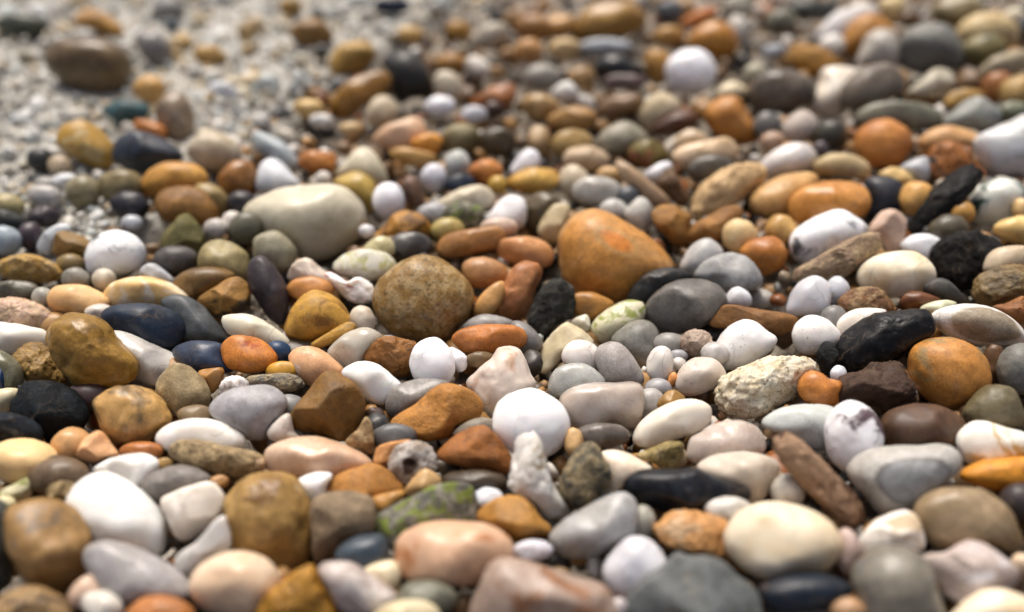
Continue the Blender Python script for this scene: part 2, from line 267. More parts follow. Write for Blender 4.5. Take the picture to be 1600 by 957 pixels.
# ------------------------------------------------------------------ the table of pebbles
# outline (points, or ellipse x,y,width,height,turn) ; shape+stone kind ; two colours ; lift ; label
TABLE = """
#A1 0 650 3.1175
P 345,400 385,320 460,278 540,288 640,345 730,425 795,520 806,610 780,700 690,710 560,660 480,620 430,605 400,560 360,480;sp;f2f1ec;e4dccb;;large white kidney-shaped pebble leaning beside the big tan pebble
P 50,460 110,415 200,402 280,420 340,470 390,540 430,600 425,700 400,790 330,850 290,890 180,870 100,810 70,650;sb;a98354;86705a;;big smooth tan-brown pebble in the lower left corner against the white kidney-shaped one
P 400,660 430,625 500,610 620,640 740,690 850,760 930,840 945,900 850,900 700,900 620,910 530,860 460,780 410,710;sp;b9b3b4;a59d98;z+0.4;long lilac-grey pebble lying in front of the white kidney-shaped pebble
E 1150,815,425,315,0;sp;e6caac;d8b494;;round peach-cream pebble at the bottom edge below the pale wedge
E 785,985,350,215,0;sp;c47e4c;a86438;;plain orange pebble cut by the bottom edge under the lilac-grey one
E -35,640,190,480,0;sp;5c6258;4a4c44;;dark grey-green pebble cut off by the left edge near the bottom
P -20,900 60,850 140,830 230,860 320,920 350,1010 -20,1010;rb;a6865e;5c4630;;rough tan stone with dark hollow in the bottom left corner
P 330,890 360,820 430,775 475,800 500,870 440,930 350,930;sp;e2c2ac;c89c80;;small pinkish pebble at the bottom beneath the lilac-grey pebble's blunt end
E 500,920,200,130,20;sb;ded4c2;c0aa88;;small whitish chip beside the plain orange pebble at bottom
E 110,224,350,222,3;sp;eccb98;e0b47c;;cream-yellow oval pebble at the left edge below the black rock
E 290,300,300,195,-5;sp;7e6650;66543f;;brown-grey flattened pebble behind the big tan pebble, left
E 300,375,155,120,0;rk;80663c;4a3c24;;small rough olive-brown stone squeezed behind the white kidney-shaped pebble
P -10,378 70,330 140,305 148,395 80,425 -10,410;fm;cfc79c;8a9048;;jagged pale shell fragment with green tinge at the left edge
E 15,430,120,80,0;sp;dacf9e;c0b480;;
E 350,140,190,180,0;sp;dcac7e;c89464;;round tan pebble half hidden behind the small peach wedge
P 385,170 420,100 480,75 520,120 578,190 520,215 440,235 390,205;fp;e9b78f;d89c70;;small peach wedge with a sharp edge left of the orange-brown sliver
E 690,172,215,95,0;sp;b9713e;9a5a30;;orange-brown sliver under the lumpy diamond-shaped tan stone
P 450,270 500,225 600,190 700,185 770,215 765,270 690,345 600,310 540,288;sv;f2eee6;cfc6ba;;white ridged shell fragment above the large kidney-shaped pebble
P 690,330 730,280 830,245 930,245 1000,275 1032,312 980,350 850,390 770,432 710,395;sb;8c8178;4c4c4a;;mottled grey oval pebble between ridged white shell and rough bar
P 770,420 850,370 960,330 1040,322 1092,370 1090,450 1020,540 920,606 870,590 820,510;fp;eaddcb;d8c4ac;z+0.2;cream-white rounded triangular pebble beside the big pitted tan stone
P 845,720 870,670 960,610 1080,480 1115,540 1125,640 1000,710 920,795 860,775;fp;e4e0da;b8b4ac;;pale white wedge tucked between triangular pebble and pitted tan stone
P 757,115 790,60 880,20 980,12 1080,30 1170,80 1197,130 1160,175 1050,190 930,190 800,165;sp;f5f1e8;ece0cc;;glossy white oval pebble lying behind the rough grey-tan bar
P 818,170 850,122 920,112 1080,145 1240,178 1287,212 1282,272 1200,302 1100,297 950,250 870,235 830,208;rk;a58c68;5c4c38;z+0.3;rough grey-tan bar-shaped stone in front of the glossy white oval
E 1065,325,100,70,0;rp;ae8050;8a6038;;
E 800,235,90,60,0;rp;a88452;7a5c38;;
#A2 400 650 3.1175
P 40,190 80,140 180,105 300,106 420,140 520,190 570,240 490,305 330,325 200,318 80,285;sp;e1bea3;cfa284;;long smooth pinkish-beige pebble below the dark brown faceted stone
P 340,350 400,285 500,250 570,235 640,270 700,330 718,375 620,430 470,420 360,390;fb;bb8040;7c562c;;angular golden-brown stone below the end of the pinkish-beige pebble
P 195,320 270,280 340,275 375,290 345,345 335,400 280,445 240,385;sb;f1ede8;c8b8a8;;small white shell chip above the grey-beige block
P -157,440 -130,370 -60,300 40,280 140,285 200,330 240,400 272,470 275,600 270,690 210,745 130,760 60,715 -20,700 -100,665 -150,560;kb;b18c54;875f28;;large pitted tan stone with rusty patches standing in the lower left foreground
P 268,430 310,385 400,372 500,378 560,400 587,460 580,560 510,600 420,645 350,692 290,712 278,580;fi;a0886c;64543f;;squarish grey-beige stone between the pitted tan one and the mossy one
P 572,500 640,450 740,400 860,340 980,322 1050,345 1077,400 1068,510 920,560 780,600 690,650 640,700 600,600;fm;68665a;7c8a34;;dark angular stone with bright green moss on top, in the foreground
P 380,690 440,610 540,580 620,590 650,680 580,760 460,740;sp;566069;3f4850;;dark slate-blue pebble under the mossy stone
P 303,740 370,712 460,720 540,770 640,840 690,890 600,960 430,950 370,850;sb;c2aca3;e2d4cc;;pinkish-lilac mottled pebble at bottom in front of the slate-blue one
P -20,940 60,860 150,790 260,720 310,790 360,880 380,1010 -30,1010;rb;b9842f;7c5220;;rough mustard-orange stone cut by the bottom edge beside the peach-cream pebble
P 525,752 580,720 680,712 705,800 660,860 580,810;sp;ead7b0;d0b484;;
E 830,890,300,180,0;sp;8c8c74;707058;;blurred grey-green pebble at bottom under the large pink-tan one
E 735,985,330,180,0;sp;decfa9;c8b488;;pale cream oval cut by the bottom edge below the grey-green one
P 673,670 690,600 760,545 870,524 1010,522 1140,535 1232,590 1262,660 1240,745 1180,805 1050,822 880,810 720,790 683,735;sb;dbb093;c28058;z+0.2;large pink-tan loaf-shaped pebble in the bottom foreground, right of the mossy stone
E 1130,405,155,110,0;sp;dde5ec;c0c8d4;;small bluish-white disc behind the mossy stone's blunt end
P 1070,500 1110,440 1190,400 1260,390 1330,420 1390,500 1445,560 1390,610 1250,610 1130,550;fb;bc8640;865826;;golden-brown angular stone behind the pink-tan loaf
P 638,235 680,150 760,122 840,140 888,235 865,285 800,300 720,355 680,325 650,275;ry;4a2c1c;d4c8bc;;broken white stone with dark crystal-lined cavity near the centre bottom
P 573,205 600,145 690,122 760,118 730,180 640,245 580,240;fp;da9f6c;c08050;;small peach-orange stone left of the crystal-cavity stone
P 950,95 1000,45 1080,10 1155,20 1178,75 1100,110 1000,110;sp;aa9e8a;8c806c;;grey cap-like pebble resting against the rust-coloured facet stone
P 883,180 950,110 1040,60 1120,50 1180,110 1242,200 1244,302 1130,285 1020,245 900,218;fi;ac682f;6a4020;z+0.2;rust-orange stone with a sharp facet beside the big white egg
E 1060,330,370,130,0;rp;4e402f;342a20;;
P 430,130 500,60 535,0 565,50 577,140 565,200 500,180;rk;b39068;6c5438;;mottled tan sliver peeking out behind the dark brown faceted stone
E 5,238,80,95,0;rk;c0a080;806040;;
P 715,380 800,268 850,268 912,322 830,370;fp;caa474;a88050;;
P 560,410 620,380 730,365 680,440 600,480;sp;c08c4c;98682c;;
#A3 800 650 3.1175
E 98,33,390,335,12;sp;f7f5f5;f0eef0;z+0.3;large pure white egg-shaped pebble at the centre of the scene
P 10,130 50,80 110,78 150,140 170,220 200,330 260,420 320,475 240,525 170,512 100,425 30,392 -22,350 -5,250;rb;d9d2c6;8c7a56;z+0.6;knobbly greyish-white upright stone in front of the large white egg
P 228,330 260,250 310,170 370,128 430,160 470,230 487,300 450,380 390,432 330,462 270,432 238,390;rk;68624e;22211c;z+0.5;dark speckled olive ball-like stone left of the smooth black pebble
P 430,185 520,170 610,205 690,262 620,310 545,340 470,395 440,300;sp;f4e3cc;e8cfb0;;peach-white oval pebble mostly hidden behind the smooth black one
P 541,350 560,300 620,268 720,260 840,262 900,254 970,285 1060,320 1152,350 1160,390 1120,422 980,432 860,452 730,470 660,442 590,402;sd;242529;34383e;z+0.7;smooth black tapered pebble in the foreground centre-right
P 178,590 240,520 360,450 480,385 550,373 605,410 615,480 595,575 480,645 400,685 270,693 200,655;sq;bcb5a8;ced2d6;z+0.2;translucent grey-white pebble below the smooth black one
P 440,750 480,680 560,600 630,588 705,630 755,720 720,800 600,870 520,890 450,810;sp;dfe0e7;c8c8d0;;bluish-white round pebble behind the big slate stone at bottom
P 555,910 620,820 740,740 810,666 860,690 1000,700 1100,770 1192,850 1215,960 1150,1030 600,1030;fp;6d7675;878e8e;z+0.2;big blue-grey slate stone at the bottom edge below the peach grainy one
P 688,540 740,490 830,462 940,475 1052,515 1060,580 1040,685 900,668 790,645 710,605;rb;ce9764;e4be98;;peach-orange grainy pebble left of the big cream egg
E 1310,617,572,388,2;sp;eedcbc;e0c498;z+0.2;big smooth cream-yellow egg-shaped pebble in the right foreground
P -155,810 -120,730 -60,690 40,700 160,740 300,790 440,820 492,890 485,1030 -170,1030;sb;b49888;9c6848;z+0.2;pinkish-white rough stone with rust stain at the bottom edge
E 105,652,195,95,0;sp;dcdce8;c8c0d0;;small white flat disc above the rust-stained stone at bottom
E 640,515,120,160,0;sq;a49f8c;8c8878;;
E 300,135,100,150,0;sp;d2ab7c;b88c5c;;
P 595,195 700,150 790,118 835,140 835,200 770,265 680,228;rk;a38f56;40381f;;small speckled ochre stone behind the smooth black pebble
P 848,190 870,110 920,85 960,50 1050,26 1150,30 1222,80 1245,170 1150,195 1000,215 900,238 858,218;sq;e6d2c4;d0b8a8;;pinkish translucent pebble with two dark spots and bumpy edge
P 890,250 980,200 1090,178 1200,183 1285,215 1312,265 1280,340 1190,425 1110,445 1020,360 940,300;sp;dacab7;c8b49c;;beige-white oval pebble behind the black pebble's pointed end
E 1060,455,240,130,0;sq;cfc8ba;b4a890;;
E 520,935,90,110,0;sp;bcacac;a09090;;
#A4 1200 650 3.1175
P 10,130 50,78 110,73 200,150 300,250 400,350 472,430 493,490 455,565 380,573 325,510 230,410 140,320 60,220;rb;ab886e;5c382a;z+0.6;brown ridged fossil-like stick of stone lying slanted above the cream egg
P 388,270 430,210 520,165 640,150 780,147 850,134 922,170 932,240 880,300 800,360 740,420 640,480 540,475 470,390 410,325;sa;9a9ea0;bebab0;z+0.2;grey heart-shaped agate pebble with curved bands at right
P 920,110 970,40 1050,23 1140,50 1247,80 1310,120 1310,205 1200,212 1100,218 980,238 928,182;sb;f5eedc;d1aa64;;cream and honey two-tone pebble at the right edge
P 928,292 1010,235 1100,213 1310,208 1310,330 1150,362 1100,364 1000,335;sb;da902c;ae541c;;translucent orange agate pebble at the right edge
P 718,470 760,400 860,354 960,347 1070,368 1162,440 1212,540 1238,645 1160,665 1060,620 960,620 850,650 785,625 738,560;sp;aa9273;8a7252;z+0.2;large tan-grey domed pebble near the right edge below the orange agate
E 1235,420,210,190,0;sp;4e3e3e;382c2c;;dark purple-brown pebble cut by the right edge below the orange agate
P 748,690 860,660 940,620 1060,624 1150,690 1215,770 1150,860 1020,910 920,920 850,865 790,790;fb;cab2a7;e4e0e8;z+0.3;pinkish-white flat-faced stone near the bottom right corner
P 920,960 1000,890 1100,850 1200,860 1310,920 1310,1020 900,1020;sp;f4e2c4;e4c498;z+0.2;pale cream pebble cut by the bottom edge in the right corner
P 438,600 500,540 600,490 700,467 742,540 748,640 650,680 540,690 460,680;fb;eadfd0;c8b090;;white-topped pale stone below the heart-shaped agate
P 415,780 460,700 560,640 680,640 765,700 795,800 835,900 840,1030 470,1030 435,900;sb;958d7a;6a6e76;z+0.3;large blurred grey stone with dark spots at the bottom right
E 385,670,130,230,0;sp;c2a398;a88478;;
P -45,855 60,790 200,773 320,785 425,842 340,900 200,950 20,955;sp;202b37;141c26;z+0.2;dark navy flat pebble at the bottom edge below the cream egg
E 390,945,180,130,0;sp;c29a7a;a87c5c;;small tan pebble at bottom right of the navy one
E 95,375,160,180,0;sq;cbbfac;b0a08c;;
E 1238,715,100,90,0;sp;dabe9e;c09c78;;
#B4 1200 400 3.19
P 288,880 320,780 380,730 440,723 510,760 562,850 558,957 500,1055 400,1085 315,1015;sb;ebe8ec;6c4656;z+0.2;white egg-shaped pebble with purple blotches above the heart-shaped agate
P 568,850 610,780 700,745 800,739 900,760 995,825 970,900 930,960 800,980 620,970;sp;6c4e3b;543a2c;;smooth dark brown oval pebble left of the two-tone cream one
P 93,290 110,210 150,140 220,99 270,110 305,150 305,240 270,305 180,300;sq;eaeaf1;d4d4de;;white bumpy quartz pebble below the rough brown bar
E 345,175,120,140,0;sq;e2e6ef;d0d4de;;small white quartz lump joined beside the bumpy quartz pebble
P 353,262 370,200 440,160 530,154 590,180 645,262 630,290 500,285 400,282;rk;8c5c3a;4c3020;;brown triangular stone behind the rough black stone
P 341,350 370,300 440,265 530,261 600,275 540,320 450,380 380,425;sp;f1e7d9;e0ccb4;;white oval pebble partly hidden by the rough black stone
P 343,490 370,410 430,350 520,293 600,280 720,263 795,270 838,330 842,385 740,445 650,512 520,552 440,588 370,583 343,540;kd;1c1c1e;34302c;z+0.5;large rough black stone with pits near the right side
P 248,470 290,423 332,440 348,500 322,592 280,592 253,530;rd;2a2c2c;3c403c;z+0.3;small rough black stone at the foot of the large black one
P 120,400 140,340 190,299 250,297 310,330 358,390 362,440 310,470 260,490 180,490 140,455;sk;eee7df;5a4c40;;white round pebble with dark specks left of the rough black stone
P -297,342 -240,260 -180,243 0,273 100,288 163,310 120,375 60,400 0,385 -150,372 -200,360 -270,360;fp;9e6e3f;7a5028;;flat brown slab-like stone behind the tall white oval pebble
P -272,510 -252,430 -202,360 -122,317 -56,330 -10,370 40,410 20,460 -40,505 -110,550 -200,570 -265,572;sk;eae7e3;6c6458;z+0.2;tall white oval pebble leaning above the lichen-speckled cream stone
P 322,680 350,620 420,590 490,570 530,530 590,535 640,519 690,550 705,610 740,660 745,725 660,760 580,785 540,755 430,740 340,738;rd;5f473c;2c201a;z+0.2;dark brown cinder-like crumbly stone below the rough black one
P 148,660 170,600 220,571 270,585 300,610 368,630 345,690 340,745 240,748 180,725;sp;d28442;b86428;;small orange bean-shaped pebble left of the cinder-like stone
P -268,700 -240,620 -180,573 -100,545 0,503 100,497 200,500 257,523 271,577 210,590 165,640 150,710 80,745 0,775 -100,812 -180,808 -252,763;rk;dfd3b6;8a744c;z+0.3;large cream stone with dark lichen specks at right of centre
P -32,830 40,770 150,745 270,741 338,765 320,850 290,960 200,965 100,900 0,870;sk;c3ccc5;5c6450;;pale turquoise speckled pebble below the lichen-speckled cream stone
P 710,500 730,450 790,415 880,404 980,425 1062,490 1094,560 1088,640 1042,712 972,768 880,760 800,725 740,665 713,590;sb;ce8c47;a98a5c;;large orange and grey rounded pebble near the right side
P 818,300 870,260 960,240 1050,241 1150,274 1232,320 1285,380 1295,425 1200,446 1050,448 920,412 850,360;so;ac9a80;f2ebe0;z+0.4;flat tan plate-like pebble with white rim at the right edge
P 755,265 820,230 900,221 945,242 880,290 820,300;sm;dadaad;98a050;;
P 658,230 680,190 740,177 830,200 860,228 780,265 690,270;rk;7c4c32;4c2c1c;;
P 1028,185 1050,110 1110,65 1190,45 1310,48 1310,180 1190,235 1110,250 1060,245;rb;8c734a;64502e;;olive-brown lumpy stone at the right edge above the rimmed plate
P 1113,250 1200,235 1270,200 1310,230 1310,310 1240,340 1170,290;rp;b27444;8a5430;;rusty orange stone at the right edge behind the rimmed plate
E 1255,570,220,265,0;sp;8e8e83;747468;;blurred grey ball cut by the right edge below the rimmed plate
P 978,770 1050,680 1120,640 1210,660 1255,760 1268,850 1100,850 1000,825;sp;867a5d;6c6244;;olive grey pebble at right of the large orange and grey one
E 1120,540,100,210,0;rp;6c4c32;4c3420;;
P 775,165 830,114 890,119 945,170 968,240 870,220;sp;5c5850;44423c;;small dark grey pebble beneath the black boulder at right
E 352,590,80,95,0;sp;dadeea;b8c0d0;;
E 330,320,140,150,0;sp;8c8882;706c68;;
#B3 800 400 3.19
P 600,902 640,830 720,768 820,723 920,713 987,748 993,810 945,872 820,915 700,957 615,945;sp;eee3cc;dccab0;z+0.2;cream-white oblong pebble right of the large white egg
P 660,270 690,208 760,148 860,114 960,119 1042,160 1070,215 1045,292 960,352 840,390 740,383 678,332;sp;7e766c;605d56;z+0.3;large smooth grey oval pebble below the big orange one
P 568,215 610,140 680,80 770,57 850,69 910,110 800,150 700,210 660,250 590,235;sd;3a3a39;50504c;;black pebble tucked between the big orange and the large grey ones
P 1060,215 1090,170 1130,154 1182,190 1193,245 1130,262 1068,252;sp;dedee2;c8c8d0;;small white pebble at the right tip of the large grey oval
P 390,360 420,310 500,250 580,219 652,230 668,280 645,325 550,380 495,430 430,440 398,405;sm;d7d0a7;8c9448;z+0.1;pale yellowish pebble with green algae patches near the centre
P 72,325 110,220 160,140 230,108 303,150 318,220 300,310 220,350 155,428 98,385;rd;3c3c36;56564c;;dark rough stone left of the small orange-tan one
P 273,230 310,190 370,179 430,190 515,242 440,290 400,318 310,298;sp;c28a4c;a06c34;;small orange-tan oval pebble above the algae-patched one
P 128,500 180,410 260,334 320,350 390,400 410,450 320,500 240,520 200,570 148,588;fp;ded0ae;c8b488;;cream angular pebble left of the small white one at centre
P 248,480 290,430 350,418 422,450 440,510 425,570 330,560 260,540;sp;f2e8e0;e0d0c4;;small white rounded pebble between cream angular and grey-brown egg
P 492,420 560,350 640,317 702,335 731,400 720,490 690,570 650,590 560,500;sp;9c9a8d;807e70;;grey triangular pebble behind the grey-brown egg
P 410,500 430,450 500,426 560,450 622,530 658,600 645,645 560,650 460,645 428,570;sb;b5aaa3;887c78;z+0.2;grey-brown egg-shaped pebble with lighter spots at the centre
P 178,640 210,570 280,538 370,540 445,590 465,650 340,680 240,705 188,693;sq;cfd3cb;b8bcb4;;translucent bluish-white pebble behind the long pinkish-white one
P 232,722 290,660 400,634 520,634 620,630 658,660 664,740 645,825 580,868 500,840 420,850 320,865 270,790;sq;dfcfc2;ccb4a0;z+0.2;long pinkish-white translucent pebble right of the large white egg
P 670,540 700,470 750,448 797,480 804,560 783,625 720,628 678,595;sp;e2dbd0;ccc0b0;z+0.2;small upright white oval pebble at centre right
E 830,540,75,65,0;sp;dad2c6;c0b4a4;;
P 815,610 860,540 920,507 1010,514 1063,570 1060,630 980,675 880,700 815,670;sb;dccab8;8c6038;;translucent pale pebble with brown-stained top left of the lichen stone
E 920,435,175,140,0;rb;baa08c;94786a;;rough pinkish-tan pebble under the large grey oval
E 730,665,140,120,0;sq;aaa6a8;8c8c90;;
P 720,755 760,690 810,668 865,712 820,760;fp;a37c46;7a5828;;
E 800,620,45,85,10;sp;d28c54;b06c3c;;
E 690,725,150,130,0;sq;bab3ab;a09890;;
E 450,895,280,130,0;sq;9c8f84;7c7068;;grey translucent pebble in the hollow below the long pinkish-white one
E 100,535,105,140,0;rd;4a4038;342c28;;
P -10,340 50,328 112,370 155,440 110,490 30,490;sp;8c8680;706a64;;
P -112,240 -50,150 0,60 60,24 132,40 152,90 118,170 95,260 60,325 -20,330 -105,305;kp;c98a60;ac6840;;pinkish-orange knobbly stone left of the dark rough stone near centre
P 295,330 372,293 390,355 350,390;fp;dad3b5;b8ac80;;
E 1010,490,140,120,0;sq;cac3bb;b0a89c;;
E 790,440,180,120,0;sq;9c968b;807a70;;
E 830,498,100,65,0;sp;aaaaae;88888c;;
#B2 400 400 3.19
P 158,850 180,770 250,680 320,590 370,571 430,590 502,640 543,720 538,800 483,883 432,925 340,898 220,893;fi;8e6428;5c3e16;z+0.4;dark golden-brown faceted stone standing out left of centre
P 670,830 700,790 790,740 880,660 950,633 1030,648 1112,700 1141,770 1085,835 1000,893 880,922 780,908 700,884;fi;c4853f;85542a;z+0.3;orange-brown lens-shaped stone left of the large white egg
E 879,540,236,256,0;sp;f3f3f5;e8e8ee;z+0.1;upright white egg pebble below the big speckled ball
P 422,588 470,540 550,524 620,548 690,608 730,648 690,710 640,745 560,720 490,660;sp;f7f5ee;ece4d8;;white oval pebble right of the dark faceted stone
P 645,735 670,670 740,630 830,613 930,616 970,645 870,710 780,770 700,810 655,785;sp;9e978f;84807a;;grey oblong pebble beneath the upright white egg
P 583,200 620,110 700,40 800,-7 880,-2 980,50 1062,130 1088,210 1064,300 1005,372 960,425 850,435 720,415 620,345 588,280;sk;a07a40;4a3a20;;big round brown speckled ball-shaped stone left of the big orange one
P 972,412 1010,370 1110,344 1220,341 1312,354 1354,400 1335,455 1250,478 1130,492 1040,486 998,452;si;c8783a;9a5c2c;z+0.2;flat bright orange pebble below the big speckled ball
P 523,512 560,440 650,399 720,409 805,440 790,530 765,600 700,605 650,570 580,540;rb;9c6632;54403a;;brown angular stone left of the upright white egg
P 353,485 400,420 480,370 560,357 628,390 620,445 550,510 510,555 430,565 375,528;sq;e6dfd0;ccc0a8;;milky white oval pebble beside the yellow stick-like stone
P 268,442 330,400 420,345 470,327 503,355 440,405 340,455 288,470;fp;d2a354;b08434;z+0.2;yellow stick-like stone lying against the milky white oval
P 163,512 190,465 260,449 340,478 425,550 440,590 370,630 290,655 210,590;sb;e2ae88;f2d6c2;;pink oval pebble above the dark faceted stone
P 138,372 170,280 230,200 300,168 400,210 463,290 478,365 400,400 270,432 178,418;sb;c99842;946626;;translucent amber-yellow stone right of the purple oval
P -42,100 -20,15 30,-5 90,50 148,150 163,260 133,345 75,325 5,230;sp;56424c;40303a;z+0.2;dark purple upright oval pebble in the left middle
P 155,115 200,30 260,10 320,60 395,115 350,175 250,175;fp;e6d8ca;ccb49c;;whitish triangular stone above the amber-yellow one
E 270,170,240,120,0;sp;ca8a50;b06c38;;
P 335,90 390,85 450,130 510,105 583,150 578,230 490,235 420,190;rb;f2ebe6;aa2c20;z+0.2;white crystalline stone with red stain left of the speckled ball
P -167,305 -120,290 -30,293 60,338 153,408 168,460 60,475 -50,430 -142,378;sp;e3dcbf;c8c09c;;pale cream-green sausage-shaped pebble below the purple oval
P -177,462 -140,410 -80,393 20,418 82,468 108,512 65,565 -20,588 -90,577 -142,545;sb;d2803a;b85028;z+0.2;translucent orange-red pebble below the pale sausage-shaped one
E 110,485,130,125,0;sp;2c4460;203048;;small navy blue pebble at the tip of the orange-red one
E 130,570,170,90,0;sp;d29c3e;b07c28;;small yellow pebble left of the pink oval
P -65,612 60,588 180,588 248,640 180,680 20,665;rk;8e8676;5c5448;;rough grey slab-like stone above the lilac-grey rounded one
P -232,772 -190,700 -100,658 40,643 112,670 158,720 135,785 85,865 40,922 -60,905 -142,845;sp;b6b2b6;9c9ca4;;lilac-grey rounded stone left of the dark faceted stone
E 170,765,160,150,0;sp;8e8e8a;74746f;;
P 55,890 90,830 165,785 190,880 225,910 100,925;sp;decfc2;c0ac98;;white sliver under the left corner of the dark faceted stone
E 590,800,110,90,0;rd;4a3428;2c1e16;;
E 605,855,140,150,0;sp;4c4e4e;383838;;dark slate pebble in the hollow left of the lens-shaped stone
E 690,905,240,150,0;sp;6c6c6a;54544f;;
P 1043,645 1090,580 1180,500 1200,460 1260,448 1312,465 1347,520 1372,590 1398,645 1320,715 1220,790 1180,815 1115,770;kb;e2ccba;cfa68c;;pinkish-white cone-shaped pebble with a knob, above the large white egg
P 960,460 1010,470 1054,510 1045,565 1000,575;sp;eeeef3;d8d8e0;;
E 1120,520,160,85,0;rk;7c664a;4c3c28;;
P 1025,355 1120,293 1240,308 1300,345 1200,400 1090,400;sp;9c9892;84807a;;
P 1080,290 1110,210 1170,150 1235,125 1230,220 1160,300;sp;ca9860;aa7844;;
P 1025,60 1060,18 1150,8 1245,50 1250,115 1150,165 1055,145;sp;ca986c;aa7850;;tan-orange block-like pebble right of the speckled ball's top
E 530,320,130,150,0;sp;dacbb4;bca88c;;small cream pebble right of the amber-yellow stone
#B1 0 400 3.19
P 228,380 250,320 300,286 380,281 450,293 520,340 552,400 582,440 642,490 683,550 663,622 590,654 480,658 400,643 330,583 268,500 238,440;kb;a47c36;826024;z+1.1;large golden-brown pitted stone with a waist at the left side
P 477,730 510,690 570,653 640,643 720,663 790,708 833,770 851,817 800,870 762,915 690,939 590,939 540,903 508,830;kb;cca066;88704f;z+0.3;lumpy diamond-shaped tan stone below the large golden-brown one
P 768,680 790,600 840,550 900,533 970,578 1022,640 1045,700 1025,755 940,785 860,800 795,765;fb;aa9570;cabd9f;z+0.2;grey-tan leaning pebble with a pale edge right of the diamond-shaped stone
P 540,405 580,369 640,383 750,438 850,488 932,538 968,590 880,640 800,650 740,655 640,650 600,520;sp;d0c9be;b4aca4;;long pale pebble slanting behind the large golden-brown stone
P 497,295 550,250 650,237 760,239 850,268 902,310 915,385 870,450 780,480 700,440 620,410 545,370;sp;2b3b4f;1c2430;;large dark navy-blue pebble in the left middle
P 797,232 850,193 920,198 990,238 1062,310 1116,390 1118,438 1010,440 930,430 890,350 840,270;sp;5d656a;444c50;z+0.2;slate-grey wedge leaning on the navy-blue pebble
P 845,475 920,430 1020,423 1105,440 1130,500 1175,570 1080,590 980,590 910,550;sp;414d62;303848;;dark blue-grey pebble under the slate wedge
P -10,40 60,0 130,-12 210,8 280,48 321,90 270,128 150,134 40,119 -10,85;rk;c3984d;7c5a2c;z+0.3;flat sandy-tan speckled stone at the left edge, mid height
P 238,220 270,160 340,141 430,149 510,188 555,230 510,280 400,298 290,298 248,262;sp;eac08e;dca874;;peach oval pebble above the large golden-brown stone
P 515,205 560,140 640,109 730,103 830,128 900,168 950,215 860,260 650,265 550,250;sb;e6c086;f2dfbf;;cream and peach oval pebble behind the navy-blue one
P -40,230 0,207 90,208 180,238 253,290 245,355 120,360 -40,340;rk;dab49e;b07058;;pink granular pebble at the left edge above the cream one
P -40,340 60,336 150,353 222,373 245,430 200,470 60,485 -40,475;sp;eae2d0;d0c4a8;;cream-white pebble at the left edge below the pink granular one
P 72,505 120,440 200,428 255,480 300,570 310,650 200,655 115,610;rp;aa874c;886530;;rough tan stone wedged left of the large golden-brown one
P -30,478 30,488 82,530 108,590 95,670 0,690 -40,650;sq;9c9a7c;80805c;;greenish glassy pebble at the left edge above the black rock
P -40,680 85,665 75,750 -40,790;sp;dacea4;bcac80;;
E 0,640,40,160,0;sp;203858;142840;;
P 38,775 70,690 120,628 250,628 370,688 425,780 405,855 300,910 250,955 180,910 140,850;fd;12181c;222c32;;big glossy black rock at the left edge
P -40,785 100,800 200,860 190,940 60,940 -40,945;fd;1c2026;2c343c;;low black rock below the big glossy black one at left
E 430,705,220,150,0;sp;523a3a;3a2828;;
P 865,135 930,75 1030,53 1140,73 1180,112 1090,170 990,230 920,195;sp;8c6b3c;6c5028;;brown oval pebble left of the purple one
P 980,225 1060,160 1150,106 1218,118 1245,200 1228,280 1130,295 1070,290;fb;aa7c3e;463620;;dark-based brown triangular stone below the brown oval
P 695,75 750,35 812,68 875,135 800,150 720,115;sq;bbbfc3;a0a4a8;;
P 980,585 1060,560 1114,565 1095,645 1040,690;fp;b2804a;8a5c30;;small orange-brown wedge below the dark blue-grey pebble
P 1098,645 1130,605 1200,598 1238,640 1225,688 1150,705 1098,698;rb;f5efeb;bcac9c;z+0.3;tiny white crown-like chip above the lilac-grey stone
E 975,795,190,100,0;sp;8c765a;6c583c;;
E 80,172,240,110,0;sp;7e7863;605c48;;grey-olive pebble at left beneath the flat speckled stone
E 212,210,100,110,0;sp;aaa693;8c8878;;
E 380,115,140,120,0;sq;b2ae9b;949080;;pale grey-green pebble above the peach oval
E 520,115,120,110,0;sp;d2c6ac;b4a488;;
E 495,285,150,90,0;sp;dccdba;c0ac94;;
#C1 0 180 3.545
P 477,800 500,720 560,660 640,636 730,658 793,720 799,800 750,870 640,900 560,915 498,885;sb;f1f5f5;78828a;z+0.2;white marbled disc-like pebble with grey streak at left
P 626,210 650,140 720,100 790,93 880,118 960,168 1015,232 920,285 800,325 720,305 648,272;sp;3a434f;2c3038;z+0.1;dark slate-blue oval pebble in the upper left
P 323,150 350,70 420,38 500,43 570,98 624,180 626,272 565,305 470,275 390,225 338,192;sb;c29642;c9b384;z+0.2;mustard and tan mottled pebble left of the dark slate oval
P 775,385 830,310 920,263 1020,260 1112,288 1156,350 1120,420 950,450 850,460 785,437;sp;d69f50;bc8038;;yellow-tan oval pebble below the dark slate oval
P 856,480 900,420 1000,393 1092,403 1162,460 1205,530 1170,605 1050,600 920,590 876,545;sp;9e6e30;7e5420;z+0.2;brown rounded pebble below the yellow-tan oval
E 670,392,245,190,0;sp;9e8e67;80704c;;olive-tan pebble left of the yellow-tan oval
E 720,505,215,165,0;sp;2b2730;1c1a20;;dark shadowy pebble below the olive-tan one
P 1075,392 1160,378 1232,418 1266,490 1220,560 1130,500;sp;a28b5c;806c40;;
P 1036,212 1090,120 1180,83 1282,128 1336,210 1300,295 1180,310 1085,270;sp;cebfa4;b4a080;;pale beige rounded pebble right of the dark slate oval
P 1202,372 1240,300 1310,253 1392,258 1420,340 1400,440 1300,460 1236,445;sp;aa7440;845424;;rusty-brown ball-like pebble left of the white pebble, upper left
E 1340,490,170,150,0;sp;3a3030;282020;;
